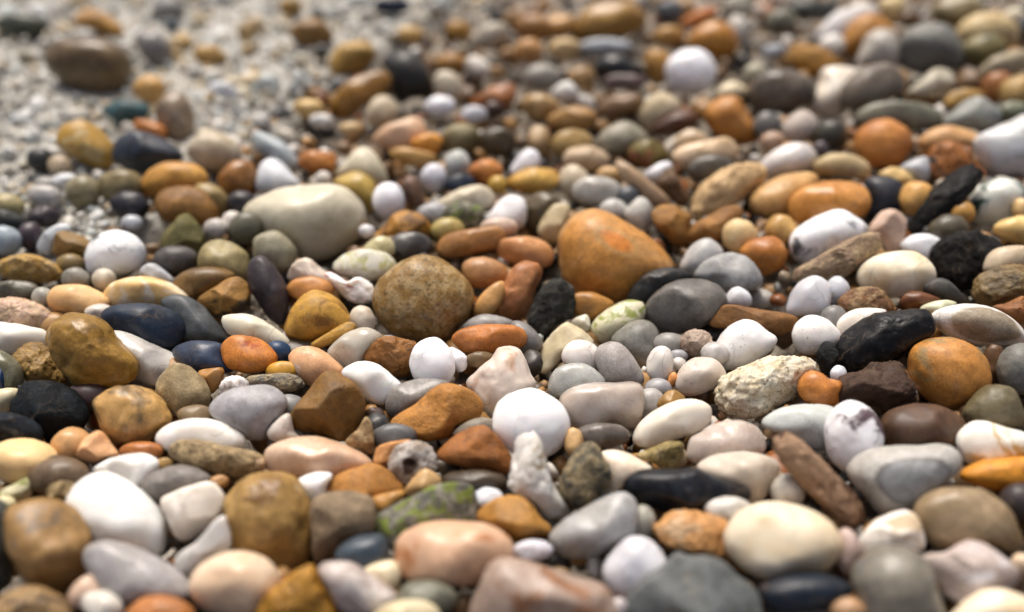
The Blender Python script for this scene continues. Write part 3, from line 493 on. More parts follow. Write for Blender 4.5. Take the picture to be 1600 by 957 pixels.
P 885,705 940,610 1022,543 1084,590 1126,680 1100,775 950,770;fp;7e7644;5c5830;;olive triangular pebble below the brown rounded one
P 1100,805 1130,720 1220,688 1322,728 1376,790 1370,900 1260,920 1125,880;sp;b2a374;94845a;;pale khaki squarish pebble left of the purple oval's top
E 970,808,250,165,0;sp;665e5a;4c4642;;dark grey oval pebble below the olive triangle
P 286,742 320,660 370,643 494,698 490,790 370,805 296,770;fp;a27e44;7c5c2c;;brown block-like stone left of the white marbled disc
P 205,745 250,650 350,598 390,640 330,700 280,780;sp;d2dee3;b4c0c8;;bluish-white pebble behind the brown block-like stone
E 240,565,180,125,0;sp;4e363e;38262c;;dark plum pebble at upper left, above the bluish-white one
E 170,675,125,165,0;sp;4c3242;34222e;;plum pebble left of the bluish-white one
E 30,695,180,170,0;sp;a2bac9;84a0b0;;light blue pebble at the left edge
E 30,585,250,115,15;sp;303830;202820;;blackish-green pebble at the left edge above the light blue one
E 40,505,190,140,0;sp;b2a374;948454;;
E 250,450,200,130,0;sp;cac3bb;aca49c;;pale pinkish-grey pebble amid gravel above the plum pebble
E 460,425,200,175,0;sp;aa9e7c;8c805c;;grey-olive pebble left of the olive-tan one
E 360,362,150,80,0;sp;dadede;bcc4c4;;
E 390,825,150,120,0;sp;8c764c;6c5834;;
E 220,252,140,140,0;sp;3c3c34;2c2c24;;small blackish pebble amid pale gravel at upper left
E 330,282,130,110,0;sp;c2ab8c;a48c6c;;
E 730,598,120,85,0;sp;c6ced6;a8b0b8;;
E 830,80,190,95,20;sp;c97f44;aa6030;;orange sliver behind the dark slate oval
E 1290,593,120,125,0;sp;dacebf;bcac98;;small whitish bead-like pebble left of the big pale egg
E 1195,630,140,110,0;sp;cabeb2;aca090;;
E 1370,625,190,190,0;sp;6e6a52;504c38;;
#C2 400 180 3.545
P -72,545 -30,480 60,438 180,398 320,383 460,388 562,450 604,540 594,640 522,722 400,795 250,800 150,740 50,700 -52,630;sp;d8ceb0;bcb08e;z+0.1;big pale cream-green egg-shaped pebble with dark spots, left of centre top
P -10,690 60,643 130,648 192,700 225,765 195,840 130,860 60,830 -10,800;sp;b2aa8c;948c6c;z+0.2;grey-beige egg pebble at the foot of the big pale egg
P 7,345 30,270 80,238 142,262 202,328 250,395 150,450 40,465 5,425;sp;dee2e6;c4ccd2;;white rounded pebble above the left end of the big pale egg
P -20,85 60,105 150,148 213,218 250,295 180,330 110,270 40,230 -20,180;sp;b2c2c7;94a4ac;;bluish-grey long pebble above the white rounded one
P 226,252 260,203 350,197 434,213 446,262 424,308 340,318 256,296;sp;c67f3c;a05c24;z+0.2;flat orange-brown pebble above the big pale egg
P 445,325 510,240 570,183 632,188 694,260 731,350 715,410 640,400 520,350;sp;dacfb1;beb08c;;cream egg-shaped pebble behind the yellow one
P 426,372 500,320 580,318 654,368 668,440 640,540 590,530 520,450;sp;caab5c;aa8c40;;mustard-yellow pebble right of the big pale egg
E 735,473,178,212,0;sp;e6e6ee;ccccd8;z+0.1;small white ball-like pebble right of the mustard-yellow one
P 635,688 700,620 770,543 842,527 924,558 970,620 960,680 800,690 690,690;fb;c28838;805420;;golden-orange arched stone above the big speckled ball
E 850,725,250,150,0;sp;6c6862;504c46;;dark grey pebble under the golden-orange arched stone
P 592,748 640,690 700,668 759,698 773,765 700,790 630,790;sp;d6ca9c;b8ac7c;;cream rounded pebble left of the dark grey one beneath the arch
P 425,845 470,780 580,743 702,758 765,800 770,870 640,920 560,920 470,895;sm;d8d4bc;b4b078;;pale greenish-white pebble behind the red-stained crystal stone
P 997,722 1040,670 1150,638 1280,618 1362,622 1386,680 1336,735 1200,775 1070,795 1006,774;sp;ba8450;966034;z+0.5;tan-brown log-shaped pebble above the speckled ball's top
E 1060,640,190,140,0;sp;b6a264;948044;;
P 955,505 1040,460 1130,408 1232,386 1304,418 1326,470 1290,520 1140,530 1020,535;sp;daccae;beac88;z+0.1;cream oval pebble above the mossy dark one, upper centre
E 1150,560,240,165,0;sm;56563c;60702c;;dark mossy pebble under the cream oval
E 985,348,148,160,0;sp;dedee6;c4c4d0;;small white round pebble right of the tan wedge, upper centre
E 1115,275,150,155,0;sp;cacec4;acb0a4;;pale grey-green round pebble beside the small white round one
P 1176,312 1220,260 1300,243 1364,288 1358,345 1295,397 1208,357;sp;d28742;b06428;;small orange rounded pebble right of the pale grey-green one
E 1130,380,180,105,-10;sp;242e3a;182028;;
E 1340,385,110,105,0;sp;c29c46;a07c30;;
P 645,133 700,70 790,38 880,8 944,60 940,140 870,190 760,205 685,178;sp;e2bc9e;cca080;;large pinkish-peach pebble in the upper centre
P 855,155 920,110 1000,103 1036,150 1000,205 900,210;sp;da943e;b87028;;bright orange pebble beside the pinkish-peach one
P 735,205 820,180 930,198 1006,230 970,285 880,290 775,252;sp;ca9b5c;a87c40;;tan wedge-shaped pebble under the pinkish-peach one
P 1025,112 1080,60 1160,48 1234,88 1230,170 1150,212 1065,196;sp;9e926c;7e7450;;olive-grey pebble right of the bright orange one
P 795,405 840,328 895,350 926,430 940,500 845,500;rb;80604f;5c3c34;;small reddish-brown wrinkled stone right of the small white ball
P 1262,600 1310,520 1370,458 1422,440 1490,470 1500,560 1470,625 1330,640;sp;eae7e7;d0cccc;;white pebble with blurred outline left of the dark olive one, upper centre
E 1350,620,220,100,0;sp;dabca5;bc9c84;;
E 980,555,190,140,0;sq;aaaaaa;909090;;
P 1230,135 1290,68 1400,75 1440,120 1420,215 1300,230;sp;5e4e33;44381f;;dark brown pebble in the upper centre right of the olive-grey one
E 370,352,90,80,0;sp;dacebf;bcac98;;
E 610,645,90,75,0;sp;dedada;c0b8b8;;
#C3 800 180 3.545
P 251,720 270,640 330,560 420,518 500,527 600,577 720,647 830,738 896,830 890,910 810,990 650,1035 480,1055 360,1010 286,925;sc;d0904a;e88428;;big smooth orange-brown egg-shaped pebble at the centre top
P 1005,895 1070,810 1150,770 1230,763 1312,798 1376,880 1375,955 1280,985 1180,985 1090,930;sp;b2b2af;98989a;z+0.1;blue-grey domed pebble right of the big orange egg
P 931,835 980,740 1040,693 1104,688 1170,760 1110,830 1020,900 950,880;sp;ceccc7;b0b0ac;;grey-white pebble behind the blue-grey domed one
P -90,700 0,678 100,673 194,708 231,770 215,835 130,850 60,830 0,825 -70,790;sp;da9e70;c08050;;peach-pink flattened pebble left of the big orange egg
P -25,355 60,303 150,293 244,308 258,385 190,430 90,440 10,415;sp;daaf5e;c08c3c;;yellow oval pebble above left of the big orange egg
P 566,270 610,254 680,297 760,367 832,427 892,490 860,520 780,510 700,437 615,355;sp;caac8e;ac8c6c;z+0.6;beige finger-like pebble pointing up left, above the big orange egg
P 771,552 820,500 890,498 964,528 996,570 985,650 970,710 900,730 845,665 795,625;fp;b27f3d;8a5c28;z+0.2;brown faceted stone at the foot of the beige finger-like pebble
P 963,685 990,620 1080,563 1180,508 1252,497 1286,540 1240,600 1185,635 1160,695 1080,712;fp;aa7740;805428;z+0.2;brown wing-shaped stone right of the brown faceted one, under flat tan pebble
P 986,502 1020,420 1090,348 1190,287 1290,266 1396,266 1410,350 1340,430 1245,500 1130,552 1050,590 996,577;rb;d2b085;a88860;;flat tan oval pebble above the brown wing-shaped stone
E 1262,670,198,192,0;sp;e2cc9f;ccac78;;small cream ball-like pebble left of the orange one at right
P 1254,762 1310,700 1390,673 1462,678 1515,740 1510,830 1440,880 1380,890 1330,830;sp;ce843c;ac6428;;orange rounded pebble between the cream ball and the white blotched pebble
P 881,232 920,180 1000,158 1100,138 1192,122 1246,170 1252,225 1150,265 1020,295 925,290;sp;e6c8a5;ccac84;z+0.1;pinkish-cream oblong pebble in the upper right centre
P 885,185 920,110 990,78 1064,108 1100,150 1000,195;sp;dac0a1;bca080;;beige pebble behind the pinkish-cream oblong one
E 1110,295,270,150,0;sp;7e7667;5c5648;;dark grey pebble under the pinkish-cream oblong one
P 729,335 790,280 860,255 892,290 850,340 815,395;sp;dedee2;c0c0c8;;small white chip between finger-like pebble and dark brown one
P 805,385 840,310 892,287 934,370 978,465 940,505 860,460;fp;6e4e30;503820;;dark brown wedge right of the beige finger-like pebble
P 466,165 500,90 580,43 672,48 745,110 745,180 650,225 535,230;sp;aaa288;8c846c;;olive-grey oval pebble in the upper centre right
E 760,215,230,165,0;sb;7e6e37;8c4430;;olive pebble with rusty tint below the reddish dark one
P 281,243 310,190 400,168 492,188 546,240 500,310 380,310 295,290;sp;ceb394;b09474;;beige oval pebble left of the finger-like pebble's top
P 215,155 260,95 340,78 424,108 456,170 380,220 240,220;sp;c6a774;a88854;;tan oval pebble above the beige oval, upper centre
E 150,145,130,175,0;sp;ba9b74;9c7c54;;
P -10,295 40,220 90,187 144,208 156,275 100,325 5,335;sp;e2e2ea;c4c4d4;;white pebble left of the beige oval, upper centre
E 340,375,180,195,0;sp;d2bfa0;b4a080;;cream pebble below the beige oval in upper centre
E 470,425,285,175,0;sq;d2cec3;b8b4a8;;translucent white pebble above the big orange egg
E 540,335,150,100,0;sp;caa374;ac8454;;
P 61,565 90,460 170,422 254,458 268,535 200,600 145,665 75,630;sp;6e5e43;504430;;dark olive pebble left of the cream upright one
P 141,645 170,570 230,498 302,492 326,530 280,620 250,710 176,700;sp;cebb94;b09c70;;cream upright pebble touching the left top of the big orange egg
P 616,545 660,490 710,452 764,488 774,595 735,655 655,630;sp;c6c3b8;a8a498;;grey-white cone-like pebble behind the big orange egg, right of its top
E 640,455,130,115,0;sp;585c60;44484c;;
E 560,530,160,140,0;sq;bebab0;a09c90;;
#C4 1200 180 3.545
P 136,885 180,840 300,770 450,688 560,647 633,662 645,720 605,775 500,857 400,910 300,920 160,940;rk;a78870;64503f;z+0.8;rough grey-brown bar-shaped stone lying slanted at right
P 496,905 520,830 600,778 720,752 822,762 894,820 920,890 890,950 800,995 650,1015 536,980;sp;f5e8c9;e0c494;;smooth cream egg-shaped pebble at right below the rough slanted bar
P 1195,845 1220,780 1290,732 1430,732 1430,850 1300,870 1215,880;sp;dac4a5;bca484;;cream-beige pebble at the right edge beside the black boulder
P 906,785 930,720 1000,663 1090,637 1200,647 1306,700 1300,760 1230,810 1215,880 1185,945 1080,975 960,945 914,865;rd;1d1916;302820;;large black rounded boulder-like stone at the right
E 635,162,306,288,0;sp;d28c4e;b86c34;;round orange ball-like pebble in the upper right
P 115,495 180,410 300,370 430,362 524,388 566,450 558,520 510,585 400,590 300,590 200,620 132,580;sp;da9752;c07c3a;z+0.2;orange sausage-shaped pebble at right above the white blotched one
P -95,455 0,370 100,328 222,312 288,340 250,420 160,500 100,555 0,575 -85,540;sp;daaf79;c09058;;peach-tan oval pebble behind the orange sausage-shaped one
P -65,305 0,220 90,168 182,152 246,188 270,245 200,310 60,340 -35,350;sp;e6dfd8;ccc0b8;;pinkish-white oval pebble above the peach-tan oval
P 244,285 300,230 400,213 504,238 570,295 530,350 400,345 290,335;sp;cab389;ac9468;;tan flattened pebble right of the pinkish-white oval
P 116,722 140,650 220,588 320,538 400,522 472,558 558,622 555,680 450,745 330,810 220,840 154,806;sb;f1f3f3;4e545a;z+0.1;white pebble with dark blotches at right under the orange sausage-shaped one
P 555,645 600,570 660,522 742,543 776,590 755,670 745,760 650,790 600,700;fp;dab8a5;bc9884;;pink block-like stone above the end of the rough slanted bar
P 780,605 830,520 910,418 1000,337 1080,277 1162,276 1195,330 1156,405 1075,505 995,595 925,660 840,672 784,680;rd;191717;2c2826;z+0.8;black stick-shaped stone slanting near the right edge
P 876,243 920,170 1000,142 1092,177 1154,240 1188,305 1130,350 1010,370 930,385 872,335;rb;aa672f;3a2a20;z+0.2;rusty brown lumpy stone at the top of the black stick-shaped one
P 830,163 870,100 960,62 1070,67 1154,108 1175,195 1110,225 1000,220 890,210;sp;daac7e;bc8c5c;;peach flat pebble behind the rusty brown lumpy stone
P 1155,120 1250,70 1350,27 1450,15 1470,340 1330,340 1245,335 1180,285 1145,190;sb;d2d6d6;b4b2a8;;large white pebble cut by the right edge in the upper right
P 1101,482 1140,410 1220,363 1312,347 1394,378 1426,440 1410,520 1335,582 1240,615 1145,606 1105,552;sb;dee2d0;485a50;z+0.1;white and green mottled round pebble near the right edge
P 525,372 600,338 702,357 756,410 745,490 735,570 640,590 560,610 525,575 545,480;sp;2b2f38;1e2028;;black-blue pebble right of the orange sausage-shaped one
P 608,335 680,288 752,307 818,372 790,410 690,385;sp;debf85;c09c60;;small cream-yellow pebble below the orange ball-like one
E 825,465,190,205,0;sp;e2b06e;c48c4c;;small peach-yellow pebble beside the black stick-shaped stone
P 734,292 800,250 876,232 890,305 870,375 790,350;sp;bac2ca;9ca4ac;;
P 734,725 780,673 850,656 912,668 962,705 930,790 880,845 790,800;sp;e6eaee;ccd0d8;;white pebble between the cream egg and the black boulder-like stone
P 1254,615 1330,573 1430,566 1430,710 1350,705 1270,660;sp;eacb8e;cca868;;cream-yellow pebble at the right edge above the black boulder-like stone
E 1000,635,220,180,0;sp;6e624b;504834;;dark olive pebble beneath the black stick-shaped stone
E 70,642,170,190,0;sp;d2a76c;b48848;;tan rounded pebble left of the white blotched one
E 1405,520,90,120,0;sp;dab785;bc9864;;
E 1075,545,130,130,0;sp;c2904c;a07034;;
E 290,190,90,90,0;sp;5e4a52;443438;;
#D1 0 0 3.9875
P 284,372 340,280 450,238 600,232 722,268 806,350 817,450 788,558 650,600 500,588 385,518 314,445;sp;7e6747;5e4a30;;large blurred brown rounded stone in the upper left corner
P 464,122 520,58 600,55 684,108 768,172 748,230 650,220 555,180 485,165;sp;c28f44;a07030;;orange-tan elongated pebble near the top left
E 140,155,340,145,0;sp;5e6647;444c30;;dark green flattened pebble at the top left edge
P 844,230 900,187 980,192 1044,258 1066,340 1006,440 935,400 862,315;sp;9a938f;7c7672;;grey-purple pebble right of the large blurred brown stone
P 632,685 720,628 830,625 926,668 910,730 800,765 740,782 674,728;sp;4b676b;344c50;;teal-grey flat pebble below the large blurred brown stone
P 824,562 880,488 960,472 1026,530 1010,630 930,645 852,608;sp;daac6e;bc8c4c;;peach-tan pebble right of the teal-grey one
E 1290,342,190,120,0;sp;c29b60;a07c40;;small tan pebble among pale gravel at the top left
E 1070,158,100,90,0;sp;50585c;3c4448;;
E 1400,565,200,100,20;sp;dadee2;bcc4cc;;white sliver among pale gravel at the top left
E 1050,55,210,130,0;sp;9a968f;7c7870;;
P 974,725 1000,640 1060,577 1142,587 1195,660 1206,770 1190,860 1080,885 1000,810;sp;aa937c;8c765c;;pinkish-grey upright pebble above the dark slate oval
#D2 400 0 3.9875
P 454,645 520,560 620,487 730,451 824,456 846,520 780,608 660,672 560,730 472,710;sp;aa7b34;885c20;z+0.2;brown-ochre elongated pebble below the black one, top centre-left
P 784,392 830,338 920,321 1002,336 1054,400 1097,500 1070,600 970,610 900,655 842,570 832,470;sp;20221d;30302a;;black blurred stone near the top centre
P 454,405 500,310 590,256 702,266 747,330 700,420 590,470 490,475;sp;c69f54;a47c38;;yellow-tan pebble above the brown-ochre elongated one
P 204,212 280,138 380,106 454,168 487,232 410,285 300,300;sp;9e7743;7c5828;;brown blurred pebble at top left centre amid pale gravel
E 385,100,100,110,0;sp;4c5444;3c4034;;
E 410,322,100,90,0;sp;44443c;34342c;;
E 215,45,140,130,0;sp;a27f40;80602c;;brown pebble cut near the top edge, left of centre
E 850,35,240,100,0;sp;202b3f;141c2c;;navy pebble at the top edge left of centre
E 1150,663,190,140,0;sp;eef0f6;d4d8e4;;bright white blurred pebble below the black stone at top centre
P 684,725 720,630 800,592 864,638 898,712 850,775 760,795 694,770;sp;d6c3a5;b8a484;;beige curled pebble left of the bright white blurred one
P 1104,502 1150,448 1230,456 1296,530 1300,610 1200,625 1124,580;sp;cabb9f;aca084;;beige oval pebble right of the black stone at top centre
P 1322,645 1400,590 1490,537 1580,516 1620,560 1600,650 1480,700;sp;aa652f;844820;;rust-coloured pebble in the top centre right of the beige oval
E 1360,712,170,105,0;sp;d2d2da;b4b4c0;;small whitish pebble below the rust-coloured one, top centre
P 1302,392 1360,347 1434,388 1467,455 1420,500 1330,450;sp;dfd3c0;c0b4a0;;cream pebble above the rust-coloured one, top centre
E 1220,402,190,145,0;sp;ba873f;986828;;ochre pebble right of the black stone's top
E 1260,192,150,120,0;sp;b6873f;94682c;;small ochre pebble high at the top centre
E 1450,232,270,155,-20;sp;c6b79f;a89c84;;pale beige long pebble high at the top centre
E 960,217,165,95,0;sp;d2ab6c;b08c4c;;small tan pebble high above the black stone
E 330,672,200,115,0;sp;dab77c;bc985c;;small yellowish pebble amid pale gravel left of the ochre elongated one
E 410,752,160,85,0;sp;e2ded3;c4c0b4;;
E 500,532,90,90,0;sp;6c7478;505c60;;
E 590,802,140,75,0;sp;d2b384;b49464;;
E 1480,682,140,115,0;sp;4c2c1c;342014;;
#D3 800 0 3.9875
E 1112,457,325,282,0;sp;f3f3f7;e4e4ec;z+0.2;bright white ball-like pebble in the upper right centre
P 1084,275 1140,188 1240,136 1344,156 1406,240 1396,335 1280,350 1170,320;sp;ca8c40;a8682c;;orange-tan cap-like pebble behind the bright white ball
P 374,205 400,110 500,36 620,6 742,16 826,80 840,155 740,215 620,255 480,265 394,250;sp;ba8f4c;987034;;large ochre-brown pebble at the top edge right of centre
E 130,185,250,175,0;sp;b27f43;90602c;;brown-orange pebble at the top, left of the large ochre-brown one
E 300,165,210,140,0;sp;c28f50;a07038;;
P 1194,722 1260,628 1362,596 1434,638 1486,730 1538,842 1500,900 1390,905 1270,835;sp;ca883f;a8682c;;orange-brown rounded pebble below right of the bright white ball
P 794,722 840,630 910,576 984,598 1048,662 1020,740 900,800 845,818;sp;d2bf9c;b4a07c;;beige pebble below left of the bright white ball
P 864,815 950,740 1040,686 1134,698 1160,765 1070,820 960,848;sp;6e3e22;502c18;;dark rust-brown pebble below the bright white ball
P 522,685 580,618 680,591 784,586 830,642 760,705 640,728 550,730;sp;8e6b4b;6c5034;;brown blurred pebble left of the beige one below the white ball
P 234,592 290,528 360,511 416,570 400,632 310,645;sp;d6d2c7;b8b4a8;;small whitish pebble left of the brown blurred one, upper centre
P 44,652 90,598 180,586 264,618 318,692 250,730 150,755 74,700;sp;c6a374;a88454;;tan blurred pebble below left of the small whitish one, upper centre
P 214,742 300,688 400,661 504,688 528,752 450,815 330,810 250,795;sp;c69b64;a87c48;;orange-tan oval pebble right of the tan blurred one, upper centre
P 822,360 870,306 954,328 997,400 950,465 900,515 842,465;sp;c28f48;a07030;;ochre pebble left of the bright white ball
E 640,435,260,190,0;sp;303430;20241f;;blackish pebble left of the ochre one in the upper right centre
P 1042,143 1120,88 1240,46 1288,78 1190,142 1075,170;sp;ca7430;a85420;;orange slab-like pebble near the top right of centre
E 980,222,190,125,0;sp;ba8b4c;98683c;;brown-tan pebble left of the cap-like one
E 1400,192,140,205,0;sp;d2cabb;b4ac9c;;pale upright pebble right of the cap-like one
E 190,482,250,165,0;sp;b2aa9b;948c7c;;pale grey-beige pebble in the top centre right of the rust one
E 430,492,180,145,0;sp;a27f54;806038;;brown-tan pebble left of the blackish one
E 110,312,180,140,0;sp;c28f5c;a07040;;tan-orange pebble right of centre near the top, above the pale grey-beige one
E 330,302,200,130,0;sp;d2b384;b49464;;cream-tan pebble beneath the large ochre-brown one
E 590,292,340,105,0;sp;bac2ca;98a4b0;;pale blue-grey long pebble under the large ochre-brown one
E 700,513,300,95,0;sp;6e5652;503c38;;
P 1272,575 1340,516 1424,526 1470,585 1400,615 1285,622;sp;decba4;c0ac84;;cream-yellow pebble above the orange-brown rounded one
E 1400,42,190,140,0;sp;bab29b;9c947c;;pale olive pebble at the top edge right of centre
E 980,72,180,145,0;sp;5c6468;444c50;;
E 1510,465,140,135,0;sp;b2aa8c;948c6c;;grey-olive pebble right of the bright white ball
#D4 1200 0 3.9875
P 794,292 840,208 920,161 1020,151 1122,176 1196,250 1227,330 1190,420 1080,455 950,455 842,408;sp;8e8e83;706f64;;large round grey pebble in the upper right corner area
P 454,565 490,500 580,426 700,395 794,426 847,510 842,580 750,625 640,665 535,692 470,660;sp;8e7f70;706252;z+0.3;grey-brown rounded cone pebble left below the large round grey one
P 229,655 270,590 328,500 336,438 410,410 522,420 570,455 540,540 500,640 490,705 400,740 296,725;sp;f1e7d5;d8c4a8;;cream-white triangular pebble left of the grey-brown cone
P 552,410 590,290 618,218 700,180 784,206 808,300 808,410 690,440;sp;c2b7a8;a49888;;pale beige upright pebble left of the large round grey one
P 464,300 490,180 560,106 650,85 744,148 797,202 740,260 650,290 600,330 528,345;sp;ca904d;a86c34;z+0.1;orange-tan pebble nestled by a white one at upper right
P 292,235 340,150 430,76 560,41 662,55 700,95 620,150 540,240 480,320 390,330;sp;dad6d3;bcb4b0;;white blurred pebble wrapping behind the orange-tan one, upper right
E 395,280,160,130,0;sp;f2ebdc;dcccb0;;
P 98,375 160,298 250,276 360,306 424,368 500,392 430,460 300,485 172,425;fp;b27f34;805824;;golden-brown wedge-shaped stone left of the white blurred pebble, upper right
P -126,565 -60,468 40,436 150,446 244,488 297,562 260,655 120,705 -20,705 -108,660;sp;7e6f5f;5c5044;;large grey-brown pebble right of the bright white ball
P 524,745 580,678 680,641 830,636 980,656 1088,702 1065,785 900,815 800,810 700,800 590,795;sp;8e8e73;70705a;;long olive-grey pebble above the orange ball-like one
P 1082,785 1160,690 1250,616 1330,611 1404,658 1448,722 1410,800 1250,810;sp;aaaea3;8c9488;;grey-white tapered pebble right of the long olive-grey one
P 1172,215 1220,128 1310,86 1430,91 1524,138 1557,232 1520,310 1350,310 1220,275;sp;d6bf91;b89c6c;;large cream-tan pebble in the top right corner
P 864,585 950,500 1020,436 1090,425 1150,468 1150,570 1080,605 945,608;sp;cec3a9;b0a488;;pale cream tapered pebble below the large round grey one
P 1092,668 1130,588 1210,556 1314,566 1360,610 1210,670;sp;b28b4c;906c34;;
P 1312,475 1360,388 1450,336 1600,320 1640,425 1500,460 1395,500;sp;aa9b7c;8c7c5c;;grey-tan pebble at the upper right edge
E 1430,545,200,200,0;sp;b27540;90542c;;rust-brown pebble under the grey-tan one at the upper right edge
E 1560,585,230,230,0;sp;c29f68;a08048;;tan ball-like pebble at the right edge above the large white one
E 1530,695,190,125,0;sm;7e8253;606c34;;mossy green pebble at the right edge above the large white one
P 692,45 730,-10 834,-10 838,85 792,148 724,118;sp;dabf8c;bc9c68;;small cream pebble at the top edge right of the white blurred one
E 1200,65,340,205,0;sp;a2936c;847450;;large olive-tan pebble at the top edge, far right
E 80,135,200,170,0;sp;7e7a63;60604c;;olive pebble near the top edge left of the white blurred one
E 270,62,340,130,0;sp;54584c;3c4038;;dark grey-green pebble at the top edge right of the olive one
P 74,815 130,730 210,691 284,718 308,805 250,875 114,892;sp;d2bfb0;b4a094;;pinkish-white pebble left of the dark gap, above the pinkish-white oval
E 1530,112,140,120,0;sp;e6d7b4;c8b890;;cream pebble in the extreme top right corner
E 1595,190,100,160,0;sp;20262e;141a20;;
E 1350,305,270,190,0;sb;8e8253;5c5c38;;mossy brown pebble under the large cream-tan one at top right
E 890,122,150,90,0;sp;6e4e30;4c3420;;
E 30,885,160,130,0;sp;b28f78;94705c;;
E 40,325,170,90,0;sp;a2aab2;848c98;;
E -5,785,185,185,0;sp;7e7a73;605c58;;grey blurred pebble below the large grey-brown one, upper right
E 390,855,205,205,0;sp;4c4838;343024;;dark olive pebble left of the round orange ball-like one
"""
# ------------------------------------------------------------------ reading the table
NTH = 96
TH = np.linspace(-math.pi, math.pi, NTH, endpoint=False)
def outline(pts):
    """Closed smooth curve through the points -> (middle, radius per angle)."""
    p = np.array(pts, float); n = len(p)
    out = []
    for i in range(n):
        a, b, c, d = p[i - 1], p[i], p[(i + 1) % n], p[(i + 2) % n]
        for s in np.linspace(0, 1, 10, endpoint=False):
            out.append(0.5 * ((2 * b) + (c - a) * s + (2 * a - 5 * b + 4 * c - d) * s * s + (3 * b - a - 3 * c + d) * s ** 3))
    q = np.array(out); r = np.roll(q, -1, 0)
    cr = q[:, 0] * r[:, 1] - r[:, 0] * q[:, 1]
    A = cr.sum() / 2
    c = np.array([((q[:, 0] + r[:, 0]) * cr).sum(), ((q[:, 1] + r[:, 1]) * cr).sum()]) / (6 * A)
    R = np.zeros(NTH); q0 = q - c; e = np.roll(q0, -1, 0) - q0
    for k, th in enumerate(TH):
        d = np.array([math.cos(th), math.sin(th)])
        den = d[0] * e[:, 1] - d[1] * e[:, 0]; den[np.abs(den) < 1e-9] = 1e-9
        s = (q0[:, 0] * e[:, 1] - q0[:, 1] * e[:, 0]) / den
        u = (q0[:, 0] * d[1] - q0[:, 1] * d[0]) / den
        ok = (u >= -1e-6) & (u <= 1 + 1e-6) & (s > 0)
        R[k] = s[ok].max() if ok.any() else 1.0
    K = np.array([1, 2, 1.0]); K /= K.sum()
    R = np.convolve(np.concatenate([R[-1:], R, R[:1]]), K, 'valid')
    return c, R, abs(A)

PEB = []
x0 = y0 = 0.0; sc_ = 1.0
for ln in TABLE.strip().splitlines():
    if ln[0] == '#':
        _, a, b, c = ln.split(); x0, y0, sc_ = float(a), float(b), float(c); continue
    geo, ms, c1, c2, opt, label = ln.split(';')
    k, geo = geo.split(' ', 1)
    if k == 'E':
        cx, cy, ww, hh, an = [float(t) for t in geo.split(',')]
        ca, sa = math.cos(math.radians(an)), math.sin(math.radians(an)); pts = []
        rr = random.Random(len(PEB)); e1 = rr.uniform(-.07, .07); e2 = rr.uniform(-.05, .05)
        for i in range(14):
            th = 2 * math.pi * i / 14
            m = 1 + e1 * math.cos(th + 1) + e2 * math.cos(2 * th + 2 * rr.random()) + rr.uniform(-.025, .025)
            x, y = ww / 2 * math.cos(th) * m, hh / 2 * math.sin(th) * m
            pts.append((cx + x * ca - y * sa, cy + x * sa + y * ca))
    else:
        pts = [tuple(float(t) for t in s.split(',')) for s in geo.split()]
    pts = [(x0 + x / sc_, y0 + y / sc_) for x, y in pts]
    c, R, A = outline(pts)
    xy = np.stack([R * np.cos(TH), R * np.sin(TH)], 1)
    ev, evec = np.linalg.eigh(xy.T @ xy / NTH)
    b_, a_ = np.sqrt(2 * np.maximum(ev, 1e-6))
    lift = float(opt[2:]) if opt.startswith('z+') else 0.0
    if ms == 'sk' and sum(lin(c1)) > 1.5: ms = 'sw'
    PEB.append(dict(c=c, R=R, A=A, a=a_, b=b_, evec=evec, sh=ms[0], mt=ms[1], c1=c1, c2=c2, lift=lift, label=label, i=len(PEB)))

# depth of each pebble on the beach; where two would run into each other the nearer moves up, the farther down
n = len(PEB)
C = np.array([p['c'] for p in PEB]); AB = np.array([[p['a'], p['b']] for p in PEB])
CT = np.minimum(AB[:, 1] * 1.0, AB[:, 0] * 0.85)
def in_fine(u, v):
    """The patch of fine pale shingle in the photograph's upper left."""
    return (u + 1.35 * v < 670) & (u < 560) & (v < 390) | ((v < 60) & (u < 760) & (u + 4 * v < 860))
T0 = ground_depth(C[:, 0], C[:, 1])
T0 = T0 - (np.array([p['lift'] for p in PEB]) + 0.7 * in_fine(C[:, 0], C[:, 1])) * CT * T0 / FPX
T = T0.copy()
for it in range(80):
    P = CAM + ray(C[:, 0], C[:, 1]) * T[:, None]
    S = T / FPX
    D = P[:, None, :] - P[None, :, :]
    dist = np.linalg.norm(D, axis=2) + 1e-9
    near = (dist < 0.05) & ~np.eye(n, dtype=bool)
    I, J = np.where(np.triu(near))
    d = D[I, J] / dist[I, J][:, None]
    dc = np.stack([d @ RIGHT, -(d @ UP), d @ FWD], 1)
    def rad(ix):
        q = np.zeros(len(ix))
        for k, i in enumerate(ix):
            e = PEB[i]['evec']; l = dc[k, :2] @ e
            q[k] = 1 / math.sqrt((l[0] / AB[i, 1]) ** 2 + (l[1] / AB[i, 0]) ** 2 + (dc[k, 2] / CT[i]) ** 2)
        return q * S[ix]
    ov = 0.93 * (rad(I) + rad(J)) - dist[I, J]
    mv = np.zeros(n); cnt = np.zeros(n)
    hit = ov > 0
    for i, j, o in zip(I[hit], J[hit], ov[hit]):
        f, b = (i, j) if T0[i] < T0[j] else (j, i)
        mv[f] -= o * 0.3; mv[b] += o * 0.3
    T = T + np.clip(mv, -0.0006, 0.0006) + (T0 - T) * 0.04
T = np.clip(T, T0 - 1.1 * CT * S, T0 + 1.1 * CT * S)

CAMROT = Matrix(((RIGHT[0], UP[0], -FWD[0]), (RIGHT[1], UP[1], -FWD[1]), (RIGHT[2], UP[2], -FWD[2])))
CR = np.array(CAMROT)

